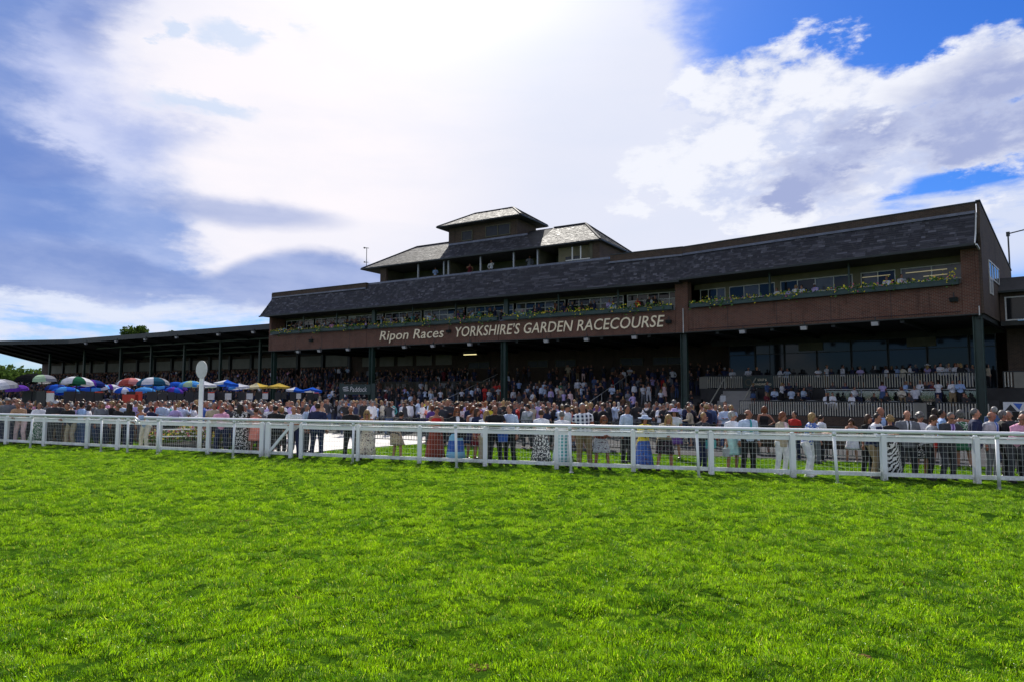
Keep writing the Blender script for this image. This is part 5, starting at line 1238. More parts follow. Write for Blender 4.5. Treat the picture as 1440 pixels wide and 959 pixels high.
def hair(kind, q):
    key = ('hair', kind, q)
    if key in BODY: return BODY[key]
    mb = MB()
    if kind == 'short': mb.ell((0, .030, .038), (.080, .088, .104), 12, 8)
    if kind == 'thick': mb.ell((0, .026, .045), (.090, .098, .108), 12, 8); mb.ell((0, .05, -.02), (.075, .06, .07), 10, 6)
    if kind == 'bald':
        for a in range(-5, 6): t_ = R_(90+a*20); mb.ell((.074*math.cos(t_), .014+.084*math.sin(t_), -.005), (.020, .020, .034), 6, 5)
    if kind == 'bob': mb.ell((0, .028, .040), (.090, .098, .108), 12, 8); [mb.tube([(s*.062, .0, .05), (s*.080, .015, -.03), (s*.072, .03, -.11)], [.04, .036, .022], 8) for s in (-1, 1)]; mb.ell((0, .06, -.05), (.078, .055, .08), 10, 6)
    if kind == 'curly':
        mb.ell((0, .026, .045), (.092, .100, .108), 12, 8); r = random.Random(5)
        for i in range(26): v = Vector((r.gauss(0, 1), r.gauss(0, 1)+.5, r.gauss(0, 1)+.5)).normalized(); mb.ell(Vector((0, .026, .04))+Vector((v.x*.09, v.y*.098, v.z*.105)), (.026,)*3, 6, 5)
    if kind == 'long':
        mb.ell((0, .026, .042), (.086, .096, .106), 12, 8); mb.tube([(0, .06, .03), (0, .085, -.08), (0, .085, -.22), (0, .08, -.31)], [(.08, .05), (.085, .045), (.08, .035), (.04, .02)], 10)
        for s in (-1, 1): mb.tube([(s*.06, .0, .05), (s*.078, .005, -.05), (s*.075, -.01, -.17), (s*.06, -.03, -.25)], [.035, .03, .028, .014], 8)
    if kind in ('cap', 'flatcap'):
        mb.ell((0, .015, .065), (.088, .105, .062), 12, 8); mb.ell((0, -.10, .055), (.062, .065, .012), 10, 5)
        me = remesh(mb, .014, 'cap', ('cloth',)); BODY[key] = me; return me
    if kind == 'hat':
        mb.lathe([(.19, -.005), (.20, .012), (.098, .025), (.092, .085), (.075, .105), (.02, .112)], (0, .01, .05), 24, 3, .03)
        me = mb.mesh('sun_hat', 'cloth', True); BODY[key] = me; return me
    if kind == 'glasses':
        for s in (-1, 1): mb.ell((s*.031, -.088, .010), (.026, .008, .018), 8, 5)
        mb.bar((-.075, -.03, .014), (-.05, -.088, .014), .008).bar((.075, -.03, .014), (.05, -.088, .014), .008).bar((-.01, -.09, .014), (.01, -.09, .014), .008)
        me = mb.mesh('sunglasses', 'black', True); BODY[key] = me; return me
    me = remesh(mb, max(.014, q*.6), 'hair', ('hair',), None, 1); BODY[key] = me; return me
def bagmesh(kind):
    if kind in BODY: return BODY[kind]
    mb = MB()
    if kind == 'carrier': mb.hexa([(-.13, -.05, -.36), (.13, -.05, -.36), (.13, .05, -.36), (-.13, .05, -.36), (-.17, -.03, 0), (.17, -.03, 0), (.17, .03, 0), (-.17, .03, 0)]); mb.tube([(-.08, 0, 0), (0, 0, .12), (.08, 0, 0)], .01, 5)
    else: mb.box(-.14, .14, -.05, .05, -.22, 0); mb.tube([(-.1, 0, 0), (0, 0, .22), (.1, 0, 0)], .009, 5)
    me = mb.mesh(kind, 'cloth'); BODY[kind] = me; return me
HC = dict(black=(.012, .010, .009), brown=(.07, .035, .018), dark=(.03, .018, .012), red=(.22, .07, .025), blond=(.40, .26, .10), fair=(.24, .15, .075), grey=(.17, .165, .16), white=(.42, .41, .39), bald=(.22, .19, .17))
SK = [(.34, .165, .105), (.29, .135, .085), (.40, .20, .13), (.23, .105, .065), (.09, .045, .028)]
CC = dict(white=(.78, .79, .82), skyblue=(.35, .50, .78), lilac=(.52, .42, .72), pink=(.72, .34, .50), navy=(.018, .025, .07), black=(.016, .016, .018), grey=(.17, .18, .20), lightgrey=(.46, .48, .50), red=(.55, .03, .025),
          coral=(.80, .28, .22), yellow=(.78, .62, .04), beige=(.48, .40, .28), khaki=(.27, .20, .11), cream=(.72, .66, .52), blue=(.05, .14, .50), green=(.04, .16, .08), teal=(.05, .36, .38), aqua=(.45, .72, .70), brown=(.12, .055, .03), rust=(.24, .05, .03),
          maroon=(.14, .012, .02), purple=(.16, .07, .30), charcoal=(.045, .047, .055), denim=(.07, .12, .25), paleblue=(.55, .66, .82), palepink=(.78, .56, .55), tan=(.45, .27, .16))
def person(loc, yaw, hgt, pose, sex, hk, hc, top, tc, bot, bc_, label, q=.019, tm='cloth', bm='cloth', skin=0, hyaw=0, hpitch=0, tie=None, front=None, hat=None, glasses=False, bag=None, shoe='black', group=None, waist=None):
    t = thing('person', label, 'person', loc, R_(yaw), group); k = hgt/1.75; t.rotation_euler[0] = random.gauss(0, .022); t.rotation_euler[1] = random.gauss(0, .022); t.scale = (k*random.uniform(1.08, 1.20), k*random.uniform(.98, 1.05), k)
    bme, J = body(pose, sex, q, hyaw, hpitch); o = link('body', bme, t); setcol(o, SK[skin])
    def dress(kind, col, mat, nm):
        me = cloth(kind, pose, sex, q); o = link(nm, me, t); setcol(o, CC[col] if isinstance(col, str) else col)
        if mat != 'cloth': o.material_slots[0].link = 'OBJECT'; o.material_slots[0].material = M[mat]
        return o
    dress(top, tc, tm, {'shirt': 'shirt', 'tee': 'short_sleeved_top', 'vest': 'sleeveless_top', 'jacket': 'jacket', 'cardigan': 'cardigan'}[top])
    if bot: dress(bot, bc_, bm, 'trousers' if bot == 'trousers' else 'skirt')
    if waist: dress('waistcoat', waist, 'cloth', 'waistcoat')
    if front: dress('front', front, 'cloth', 'shirt_front')
    if tie: dress('tie', tie, 'cloth', 'tie')
    Hm = headmat(J, hyaw, hpitch)
    if hk: o = link('hair', hair(hk, q), t, Hm); setcol(o, HC[hc])
    if hat: o = link('sun_hat' if hat[0] == 'hat' else 'cap', hair(hat[0], q), t, Hm); setcol(o, CC[hat[1]])
    if glasses: link('sunglasses', hair('glasses', q), t, Hm)
    if q < .03 and pose != 'sit':
        for s in (-1, 1):
            o = link('shoe', cloth('shoe', 'stand', 'm', 0), t, Matrix.Translation((J['an', s].x, J['an', s].y, 0)))
            if shoe != 'black': o.material_slots[0].link = 'OBJECT'; o.material_slots[0].material = M['shoewhite']
    if bag:
        w_ = J['wr', bag[2] if len(bag) > 2 else 1]; b = thing('carrier_bag' if bag[0] == 'carrier' else 'handbag', bag[3], 'bag', Vector(loc)+Matrix.Rotation(R_(yaw), 3, 'Z') @ (Vector((w_.x, w_.y-.02, w_.z-.16))*k), R_(yaw))
        bb = link('bag_body', bagmesh(bag[0]), b); setcol(bb, CC[bag[1]])
    return t
def fence_spot(px, off):
    a = at(px, 1.0); Y = 20.0
    for _ in range(30): Y = .5*Y+.5*(fy_(a*Y)+off)
    return (a*Y, Y, 0)
FD = 'standing behind the white fence'
# px, off, height, yaw, pose, sex, hair, haircol, top, topcol, bottom, botcol, label, extras
FP_ = [
 (1427, .42, 1.78, 8, 'lean', 'm', 'bald', 'bald', 'shirt', 'pink', 'trousers', 'charcoal', 'bald man in a pink shirt leaning low over the fence at the right edge', dict(skin=1, glasses=True)),
 (1409, 1.5, 1.76, 60, 'stand', 'm', 'thick', 'grey', 'jacket', 'black', 'trousers', 'black', 'grey haired man in a black coat behind the bald man in pink', {}),
 (1421, 2.2, 1.74, -40, 'stand', 'm', 'short', 'grey', 'jacket', 'charcoal', 'trousers', 'black', 'grey haired man half hidden directly behind the bald man in pink', {}),
 (1437, 2.6, 1.74, 160, 'stand', 'm', 'short', 'grey', 'jacket', 'grey', 'trousers', 'black', 'man in a grey jacket cut off by the right edge of the picture', {}),
 (1391, 1.3, 1.74, 20, 'stand', 'm', 'bald', 'grey', 'jacket', 'lightgrey', 'trousers', 'grey', 'balding man in a light grey suit with royal blue tie', dict(front='paleblue', tie='blue', skin=1)),
 (1395, 6.0, 1.80, 175, 'hip', 'm', 'short', 'white', 'shirt', 'denim', 'trousers', 'navy', 'white haired man in a blue shirt seen from behind near the right column', {}),
 (1367, 1.0, 1.82, 55, 'stand', 'm', 'short', 'grey', 'jacket', 'navy', 'trousers', 'black', 'grey haired man in a dark suit and bright blue shirt facing right', dict(front='blue', skin=2)),
 (1328, .45, 1.74, 0, 'rail', 'm', 'short', 'grey', 'jacket', 'charcoal', 'trousers', 'charcoal', 'grey haired man in dark suit and sunglasses leaning on the fence', dict(front='lilac', tie='purple', glasses=True, hpitch=8)),
 (1303, .55, 1.66, 40, 'rail', 'm', 'thick', 'brown', 'shirt', 'lightgrey', 'trousers', 'black', 'brown haired youth in a pale grey top bending to the fence', dict(hpitch=10)),
 (1291, 1.1, 1.70, 15, 'hold', 'f', 'curly', 'grey', 'tee', 'white', 'skirt_knee', 'black', 'woman with wavy grey brown hair and a black and white print skirt', dict(bm='floral')),
 (1272, .9, 1.76, -12, 'cross', 'm', 'bald', 'grey', 'jacket', 'grey', 'trousers', 'charcoal', 'balding man in a grey suit with arms folded', dict(front='white', tie='charcoal', skin=2)),
 (1248, .55, 1.62, 178, 'hold', 'f', 'curly', 'blond', 'tee', 'black', 'skirt_long', 'white', 'blonde woman with her back turned in a long zebra striped skirt', dict(bm='zebra')),
 (1238, 1.3, 1.84, -5, 'stand', 'm', 'bald', 'bald', 'jacket', 'navy', 'trousers', 'black', 'bald man in a navy jacket smiling behind the zebra skirt', dict(skin=1, front='skyblue')),
 (1226, .5, 1.70, 38, 'rail', 'm', 'short', 'dark', 'shirt', 'white', 'trousers', 'khaki', 'dark haired young man in a navy waistcoat, white sleeves and khaki trousers', dict(tm='cloth', waist='navy')),
 (1216, 1.0, 1.64, 25, 'stand', 'f', 'long', 'brown', 'tee', 'black', 'trousers', 'black', 'woman with brown ponytail almost hidden behind the waistcoat man', {}),
 (1135, .45, 1.70, 38, 'rail', 'f', 'bob', 'blond', 'tee', 'blue', 'trousers', 'white', 'blonde woman in a blue patterned top and white trousers looking right', dict(tm='floral', skin=1, shoe='w', hyaw=25)),
 (1096, .65, 1.69, 30, 'hold', 'f', 'bob', 'red', 'cardigan', 'beige', 'trousers', 'white', 'auburn haired woman in a beige cardigan and white trousers', dict(hyaw=15, skin=1, shoe='w', front='palepink')),
 (1050, .6, 1.75, 12, 'stand', 'm', 'bald', 'dark', 'shirt', 'paleblue', 'trousers', 'black', 'bald man in a pale shirt with blue tie turned to the right', dict(tie='teal', hyaw=35, skin=3)),
 (1028, .6, 1.69, 25, 'stand', 'f', 'thick', 'white', 'tee', 'white', 'skirt_knee', 'aqua', 'white haired woman in a white top and pale aqua skirt', dict(hyaw=40, bag=('handbag', 'lightgrey', -1, 'pale grey handbag held by the white haired woman in aqua'), skin=0)),
 (985, .5, 1.68, 25, 'face', 'f', 'short', 'blond', 'cardigan', 'charcoal', 'trousers', 'navy', 'fair haired woman resting her face on her hand with a turquoise bag', dict(bag=('handbag', 'teal', 1, 'turquoise bag beside the fair haired woman resting her face'), skin=1)),
 (933, .45, 1.66, 5, 'lean', 'f', 'long', 'blond', 'cardigan', 'beige', 'skirt_knee', 'black', 'long haired blonde woman in a beige cardigan and black dress leaning on the fence', dict(front='black', bm='spots')),
 (948, 4.5, 1.66, -25, 'stand', 'f', 'bob', 'brown', 'tee', 'white', 'skirt_knee', 'purple', 'woman in a wide white and purple hat behind the beige cardigan', dict(hat=('hat', 'lilac'), skin=2)),
 (905, .45, 1.56, 10, 'rail', 'f', 'bob', 'dark', 'cardigan', 'yellow', 'skirt_long', 'blue', 'woman in a pale blue hat, yellow jacket and long blue patterned skirt', dict(hat=('hat', 'paleblue'), front='black', bm='spots', skin=1)),
 (880, 2.6, 1.80, 45, 'stand', 'm', 'short', 'dark', 'shirt', 'paleblue', 'trousers', 'black', 'dark haired man in a pale blue shirt left of the yellow jacket', dict(skin=3)),
 (846, .32, 1.60, 12, 'lean', 'f', 'bob', 'red', 'vest', 'rust', 'skirt_knee', 'lightgrey', 'tanned brown haired woman in a rust strapless top and pale skirt over the rail', dict(glasses=True, skin=3, bm='spots')),
 (822, .6, 1.90, 5, 'stand', 'm', 'short', 'white', 'tee', 'navy', 'trousers', 'khaki', 'tall white haired man in a blue and white check shirt and khaki trousers', dict(tm='check', skin=1)),
 (791, .6, 1.64, 165, 'hold', 'f', 'short', 'grey', 'tee', 'white', 'skirt_long', 'teal', 'short grey haired woman in white top and teal skirt with her back turned', dict(bm='check')),
 (797, 3.4, 1.82, 60, 'stand', 'm', 'short', 'black', 'tee', 'white', 'trousers', 'black', 'man in dark cap and white shirt behind the grey haired woman', dict(hat=('cap', 'black'))),
 (761, .7, 1.68, 172, 'hold', 'f', 'short', 'brown', 'tee', 'white', 'skirt_long', 'charcoal', 'short brown haired woman in white top and long dark print skirt from behind', dict(bm='floral')),
 (717, .8, 1.82, -35, 'stand', 'm', 'short', 'brown', 'shirt', 'paleblue', 'trousers', 'black', 'man in a light blue shirt and black trousers looking left', dict(hyaw=-30, skin=2)),
 (697, .5, 1.83, 10, 'rail', 'm', 'bald', 'dark', 'tee', 'black', 'trousers', 'black', 'shaven headed man in a black polo shirt beside a blue bag', dict(hyaw=20, skin=3, bag=('carrier', 'blue', 1, 'bright blue carrier bag hanging by the man in black'))),
 (683, .6, 1.64, 175, 'stand', 'f', 'long', 'blond', 'tee', 'white', 'trousers', 'beige', 'long haired blonde woman from behind in white top and beige trousers', {}),
 (672, 1.2, 1.70, 60, 'stand', 'f', 'long', 'brown', 'tee', 'navy', 'skirt_knee', 'maroon', 'brown haired woman in dark top next to the blonde with her back turned', {}),
 (664, 2.0, 1.74, 35, 'hold', 'f', 'bob', 'red', 'vest', 'white', 'skirt_knee', 'navy', 'red brown haired woman in a white sleeveless top', {}),
 (642, .7, 1.72, 25, 'hold', 'f', 'long', 'red', 'cardigan', 'black', 'skirt_long', 'blue', 'woman in sunglasses, black jacket and blue banded skirt', dict(glasses=True, bm='stripe', front='white', bag=('handbag', 'black', 1, 'black handbag of the woman in the blue banded skirt'))),
 (613, .6, 1.74, 20, 'hold', 'f', 'short', 'dark', 'vest', 'red', 'skirt_long', 'rust', 'dark haired woman in a red strappy top and long rust red skirt', dict(hpitch=15, skin=1)),
 (560, .7, 1.64, 150, 'lean', 'f', 'short', 'black', 'tee', 'black', 'skirt_knee', 'beige', 'person in black bending with a beige leopard print skirt', dict(bm='spots')),
 (517, .5, 1.68, 5, 'lean', 'f', 'long', 'blond', 'vest', 'cream', 'skirt_long', 'cream', 'blonde woman in a long cream dress with small flowers', dict(bm='spots', glasses=True, skin=1)),
 (494, .5, 1.76, 8, 'rail', 'm', 'bald', 'grey', 'shirt', 'black', 'trousers', 'black', 'balding man in a black shirt with his arms on the rail', dict(skin=1)),
 (447, 1.0, 1.82, 175, 'stand', 'm', 'short', 'dark', 'jacket', 'navy', 'trousers', 'navy', 'man in a navy suit seen from behind right of the gate', {}),
 (432, 2.0, 1.76, 90, 'stand', 'm', 'short', 'grey', 'shirt', 'paleblue', 'trousers', 'charcoal', 'man in a pale blue shirt in profile behind the gate', {}),
 (415, .45, 1.80, 0, 'lean', 'm', 'bald', 'grey', 'tee', 'white', 'trousers', 'navy', 'bald man in a white shirt leaning forward over the fence by the gate', dict(skin=2)),
 (389, .9, 1.72, 175, 'stand', 'm', 'short', 'dark', 'jacket', 'black', 'trousers', 'black', 'man in black cap and black jacket behind the gate', dict(hat=('cap', 'black'))),
 (398, 1.5, 1.66, 150, 'stand', 'f', 'thick', 'blond', 'tee', 'black', 'trousers', 'black', 'blonde head beside the man in the black cap', {}),
 (361, .6, 1.66, 165, 'stand', 'f', 'short', 'brown', 'vest', 'coral', 'skirt_knee', 'coral', 'brown haired woman in a coral pink dress by the gate post', dict(skin=1)),
 (343, .6, 1.78, 175, 'stand', 'f', 'long', 'dark', 'tee', 'black', 'skirt_long', 'black', 'long dark haired woman in a black dress printed with white', dict(bm='floral', tm='floral')),
 (313, .5, 1.70, 5, 'rail', 'm', 'short', 'grey', 'tee', 'pink', 'trousers', 'navy', 'grey haired man in a pink shirt right of the flower bed', dict(skin=1)),
 (302, 1.4, 1.80, 20, 'stand', 'm', 'short', 'grey', 'tee', 'beige', 'trousers', 'charcoal', 'grey haired man in beige behind the man in pink', dict(skin=1)),
 (287, 2.8, 1.84, 120, 'stand', 'm', 'short', 'dark', 'shirt', 'blue', 'trousers', 'navy', 'man in a royal blue shirt just behind the oval marker post', {}),
 (253, 4.6, 1.80, 75, 'stand', 'f', 'long', 'blond', 'tee', 'white', 'skirt_knee', 'beige', 'blonde woman in a white top left of the oval marker post', {}),
 (229, 3.3, 1.84, -20, 'hold', 'm', 'short', 'grey', 'shirt', 'paleblue', 'trousers', 'charcoal', 'grey haired man in a pale blue shirt left of the flower bed', dict(skin=2)),
 (221, 4.4, 1.80, -50, 'stand', 'm', 'short', 'red', 'tee', 'red', 'trousers', 'denim', 'red haired man in a bright red top left of the flower bed', {}),
 (205, .5, 1.74, -18, 'lean', 'f', 'curly', 'blond', 'vest', 'skyblue', 'trousers', 'cream', 'curly blonde woman in a blue vest and cream trousers leaning at the rail end', dict(skin=1)),
 (145, .9, 1.80, 60, 'stand', 'f', 'long', 'fair', 'jacket', 'grey', 'trousers', 'navy', 'woman with fair brown hair in a grey coat at the left rail', {}),
 (166, 1.0, 1.70, -20, 'stand', 'f', 'curly', 'fair', 'tee', 'black', 'trousers', 'black', 'woman with curly fair hair in black at the left rail', {}),
 (183, .9, 1.74, 170, 'stand', 'f', 'long', 'dark', 'tee', 'black', 'trousers', 'navy', 'dark haired woman in black from behind near the drooping rail end', {}),
 (117, .7, 1.78, 150, 'stand', 'm', 'thick', 'black', 'tee', 'skyblue', 'trousers', 'denim', 'black haired man in a light blue shirt at the left rail', dict(skin=3)),
 (101, .45, 1.80, -10, 'lean', 'm', 'short', 'red', 'jacket', 'black', 'trousers', 'beige', 'red haired man in black top and beige trousers bending at the rail', {}),
 (80, .6, 1.84, 30, 'hold', 'm', 'short', 'grey', 'jacket', 'charcoal', 'trousers', 'charcoal', 'man in pale grey cap and dark suit at the left rail', dict(hat=('flatcap', 'lightgrey'))),
 (55, .5, 1.74, 35, 'rail', 'f', 'short', 'fair', 'cardigan', 'white', 'skirt_long', 'green', 'short haired woman in a dark green print skirt at the far left', dict(bm='floral')),
 (42, .9, 1.70, 170, 'stand', 'm', 'bald', 'grey', 'jacket', 'black', 'trousers', 'black', 'bald man in black from behind at the far left', {}),
 (31, .45, 1.82, 10, 'lean', 'm', 'short', 'fair', 'tee', 'tan', 'trousers', 'palepink', 'fair haired man in a tan top leaning forward at the far left', dict(skin=1)),
 (12, .6, 1.92, 45, 'stand', 'm', 'short', 'grey', 'jacket', 'grey', 'trousers', 'navy', 'man in a grey flat cap and grey jacket leftmost at the fence', dict(hat=('flatcap', 'grey'), skin=1)),
 # behind, on the grass and by the steps
 (1352, 4.3, 1.72, 160, 'stand', 'f', 'bob', 'grey', 'vest', 'green', 'skirt_knee', 'green', 'woman in a green patterned dress left of the right column', dict(tm='floral')),
 (1316, 5.2, 1.74, 100, 'stand', 'f', 'long', 'dark', 'vest', 'maroon', 'skirt_knee', 'red', 'dark haired woman in a crimson dress by the lower steps', {}),
 (1322, 4.4, 1.72, 60, 'stand', 'm', 'short', 'black', 'shirt', 'skyblue', 'trousers', 'grey', 'man in sky blue shirt taking a picture by the lower steps', dict(skin=3)),
 (1152, 5.0, 1.50, 100, 'hold', 'm', 'short', 'dark', 'tee', 'white', 'trousers', 'black', 'dark haired man in a white shirt in front of the lower pickets', {}),
 (1145, 4.2, 1.42, 100, 'stand', 'f', 'thick', 'grey', 'tee', 'beige', 'trousers', 'grey', 'low seated person in beige beside the man in the white shirt', {}),
 (1195, 5.0, 1.42, -40, 'face', 'f', 'bob', 'brown', 'vest', 'white', 'skirt_knee', 'white', 'woman in a white dress with hand to her face in front of the lower pickets', {}),
 (1116, 5.5, 1.60, -60, 'stand', 'f', 'short', 'dark', 'tee', 'red', 'trousers', 'navy', 'person in a bright red top between the auburn and blonde women', {}),
 (1071, 7.5, 1.74, 170, 'hip', 'f', 'bob', 'red', 'vest', 'black', 'skirt_knee', 'black', 'red haired woman in a black sleeveless dress seen from behind', dict(skin=1)),
 (1437, 1.0, 1.70, 30, 'stand', 'm', 'short', 'dark', 'shirt', 'navy', 'trousers', 'black', 'dark figure behind the elbow of the man in pink', {}),
]
for (px, off, h, yaw, pose, sex, hk, hc, top, tc, bot, bc2, lab, ex) in FP_:
    if hk == 'curly' and ex.get('hat'): hk = 'short'
    person(fence_spot(px, off), yaw, h, pose, sex, hk, hc, top, tc, bot, bc2, lab, **ex)

# the crowd: the nearest ones one by one
USED_L = set()
ZONES = [(-400, 30, 'under the white umbrella at far left'), (30, 80, 'near the black umbrellas'), (80, 120, 'in front of the green and white umbrella'), (120, 165, 'in front of the purple umbrella'), (165, 200, 'in front of the red and white umbrella'),
 (200, 250, 'in front of the teal umbrella'), (250, 300, 'near the oval marker'), (300, 350, 'in front of the blue square parasol'), (350, 385, 'in front of the cream parasol'), (385, 430, 'in front of the bright yellow parasol'), (430, 478, 'left of the Paddock sign'), (478, 530, 'below the Paddock sign'),
 (530, 580, 'in the crowd below the word Ripon'), (580, 635, 'in the crowd below the word Races'), (635, 705, "in the crowd below the word YORKSHIRE'S"), (705, 760, 'in the crowd right of the middle column'), (760, 810, 'in the crowd below the word GARDEN'), (810, 870, 'in the crowd below the start of RACECOURSE'), (870, 940, 'in the crowd below the end of RACECOURSE'), (940, 1000, 'beside the column under the big brick pier'), (1000, 1500, 'by the steps of the right stand')]
TN = dict(white='white', skyblue='sky blue', lilac='lilac', pink='pink', navy='navy', black='black', grey='dark grey', lightgrey='light grey', red='red', coral='coral', yellow='yellow', beige='beige', cream='cream', blue='royal blue', green='green', teal='teal', brown='brown', maroon='maroon', purple='purple', charcoal='charcoal', denim='denim blue', paleblue='pale blue', palepink='pale pink', tan='tan', khaki='khaki', aqua='aqua', rust='rust')
def zone(X, Y):
    p = 720+960*X/Y
    return next(z for a, b, z in ZONES if a <= p < b)
TOPS = [('jacket', 'navy', 14), ('jacket', 'black', 14), ('jacket', 'charcoal', 9), ('jacket', 'grey', 8), ('jacket', 'lightgrey', 2), ('jacket', 'beige', 2), ('shirt', 'white', 18), ('shirt', 'skyblue', 5), ('shirt', 'paleblue', 11), ('shirt', 'lilac', 4), ('shirt', 'pink', 1.5), ('shirt', 'denim', 3), ('shirt', 'blue', 2),
        ('tee', 'white', 8), ('tee', 'black', 5), ('tee', 'navy', 4), ('tee', 'palepink', 1), ('tee', 'red', 1.5), ('tee', 'coral', 1), ('tee', 'cream', 2), ('tee', 'lilac', 2), ('tee', 'teal', 1), ('tee', 'yellow', 1), ('vest', 'black', 3), ('vest', 'red', 2), ('vest', 'blue', 1), ('vest', 'maroon', 2), ('vest', 'palepink', 2), ('cardigan', 'beige', 2), ('cardigan', 'cream', 2), ('cardigan', 'purple', 1), ('cardigan', 'charcoal', 2), ('tee', 'green', 1), ('shirt', 'tan', 1), ('vest', 'white', 2)]
TW = [t[2] for t in TOPS]
GN = dict(jacket='jacket', shirt='shirt', tee='short sleeved top', vest='sleeveless dress', cardigan='cardigan')
HN = dict(black='black haired', brown='brown haired', dark='dark haired', red='auburn haired', blond='blonde', fair='fair haired', grey='grey haired', white='white haired')
def rand_look(sexes=None):
    top, tc, _ = random.choices(TOPS, TW)[0]
    sex = sexes or ('f' if top in ('vest', 'cardigan') or (top == 'tee' and random.random() < .5) else ('m' if random.random() < .85 else 'f'))
    hc = random.choices(['black', 'brown', 'dark', 'red', 'blond', 'fair', 'grey', 'white'], [2, 4, 5, 1, 3, 2, 5, 2] if sex == 'm' else [1, 4, 3, 2, 6, 3, 2, 1])[0]
    hk = random.choices(['short', 'thick', 'bald'], [6, 3, 3])[0] if sex == 'm' else random.choices(['long', 'bob', 'thick', 'curly'], [4, 4, 2, 1])[0]
    if hk == 'bald' and hc not in ('grey', 'dark', 'white'): hc = 'grey'
    hat = None
    if random.random() < .05: hat = ('cap' if sex == 'm' else 'hat', random.choice(['white', 'navy', 'cream', 'black'] if sex == 'm' else ['white', 'cream', 'pink', 'navy']))
    bot = 'skirt_knee' if sex == 'f' and random.random() < .6 else 'trousers'
    bc2 = tc if top == 'vest' else random.choice(['black', 'navy', 'charcoal', 'grey', 'black', 'navy', 'khaki', 'denim'])
    return sex, hk, hc, top, tc, bot, bc2, hat
def rand_label(L, where, pose):
    sex, hk, hc, top, tc, bot, bc2, hat = L
    w_ = 'man' if sex == 'm' else 'woman'
    hd = ('bald' if hk == 'bald' and hc != 'dark' else ('balding' if hk == 'bald' else HN[hc]+({'long': ' long', 'bob': '', 'thick': ' thick', 'curly': ' curly', 'short': ''}[hk] and '')))
    s = '%s %s in %s %s' % (hd, w_, TN[tc], GN[top])
    if hat: s += ' and %s %s' % (TN[hat[1]], 'cap' if hat[0] == 'cap' else 'wide hat')
    if len((s+' '+where).split()) > 16: where = where.replace('in the crowd ', '').replace('standing on the terrace ', 'on the terrace ').replace('in front of the', 'by the')
    if len((s+' '+where).split()) > 16: s = s.replace(' short sleeved top', ' top').replace(' sleeveless dress', ' dress')
    return s+' '+where
def crowd_person(loc, yaw, where, pose=None, h=None, group='racegoers in the crowd', q=.034, light=None):
    pose = pose or random.choice(['stand', 'hold', 'cross', 'hip', 'stand', 'talk', 'talk', 'photo', 'turn', 'slouch', 'one'])
    for k in range(60):
        L = rand_look()
        if light and L[4] not in ('white', 'paleblue', 'skyblue', 'lilac', 'cream'): continue
        lab = rand_label(L, where, pose)
        if lab not in USED_L and len(lab.split()) <= 16: break
    lab = ' '.join(lab.replace(' and ', ' ').split()) if len(lab.split()) > 16 else lab
    USED_L.add(lab); sex, hk, hc, top, tc, bot, bc2, hat = L
    H_ = h or (random.gauss(1.77, .06) if sex == 'm' else random.gauss(1.67, .06))
    return person(loc, yaw, H_, pose, sex, hk, hc, top, tc, bot, bc2, lab, q=q, hyaw=0 if pose == 'sit' else random.choice([-32, 0, 0, 34]), skin=random.choices([0, 1, 2, 3, 4], [5, 4, 4, 1.5, .3])[0], hat=hat, group=group)
taken = [(o.location.x, o.location.y) for o in COL.objects if o.get('category') == 'person']
obst = [(o.location.x, o.location.y, .45) for o in COL.objects if o.get('category') in ('umbrella', 'betting board', 'marker')]+[(at(268, 27.5), 27.6, 1.9), (at(499, 49), 49, 1.4), (at(240, 27), 26.9, 1.2)]
def free(x, y, d):
    return all((x-a)**2+(y-b)**2 > d*d for a, b in taken) and all((x-a)**2+(y-b)**2 > r*r for a, b, r in obst)
cand = []
for k in range(16000):
    Y = random.uniform(22, 52); X = random.uniform(-.78, .32)*Y; px = 720+960*X/Y
    if px > 1030 or px < -25: continue
    if X > -3.6: lo = BAR(X)+.6
    elif px > 428: lo = 30.5 if px > 550 else 33.5
    else: lo = fy_(X)+1.4
    if Y < lo: continue
    if px > 640 and wl(0, 1.0)[1] and ((X-BX)*-math.sin(AL)+(Y-BY)*math.cos(AL)) > .3: continue
    cv = float(vnoise(X, Y*.8, 2.6, 21))
    if px > 430 and Y < lo+9 and cv < .56-.020*(Y-lo): continue
    if px <= 430 and Y < lo+6 and cv < .30: continue
    if 400 < px < 700 and random.random() < .25: continue
    if px > 960 and random.random() < .5: continue
    cand.append((Y-lo, X, Y))
acc = []; cand.sort()
for d, X, Y in cand:
    if len(acc) > 620: break
    if free(X, Y, .56+.010*max(0, Y-32)): acc.append((d, X, Y)); taken.append((X, Y))
acc.sort(key=lambda a: a[2]-.25*(a[1] > -5)*0+a[0]*.6)
NI = 128
for d, X, Y in acc[:NI]:
    crowd_person((X, Y, 0), random.choice([random.gauss(20, 40), random.gauss(180, 45), random.gauss(70, 30), random.gauss(-60, 40)]), zone(X, Y))
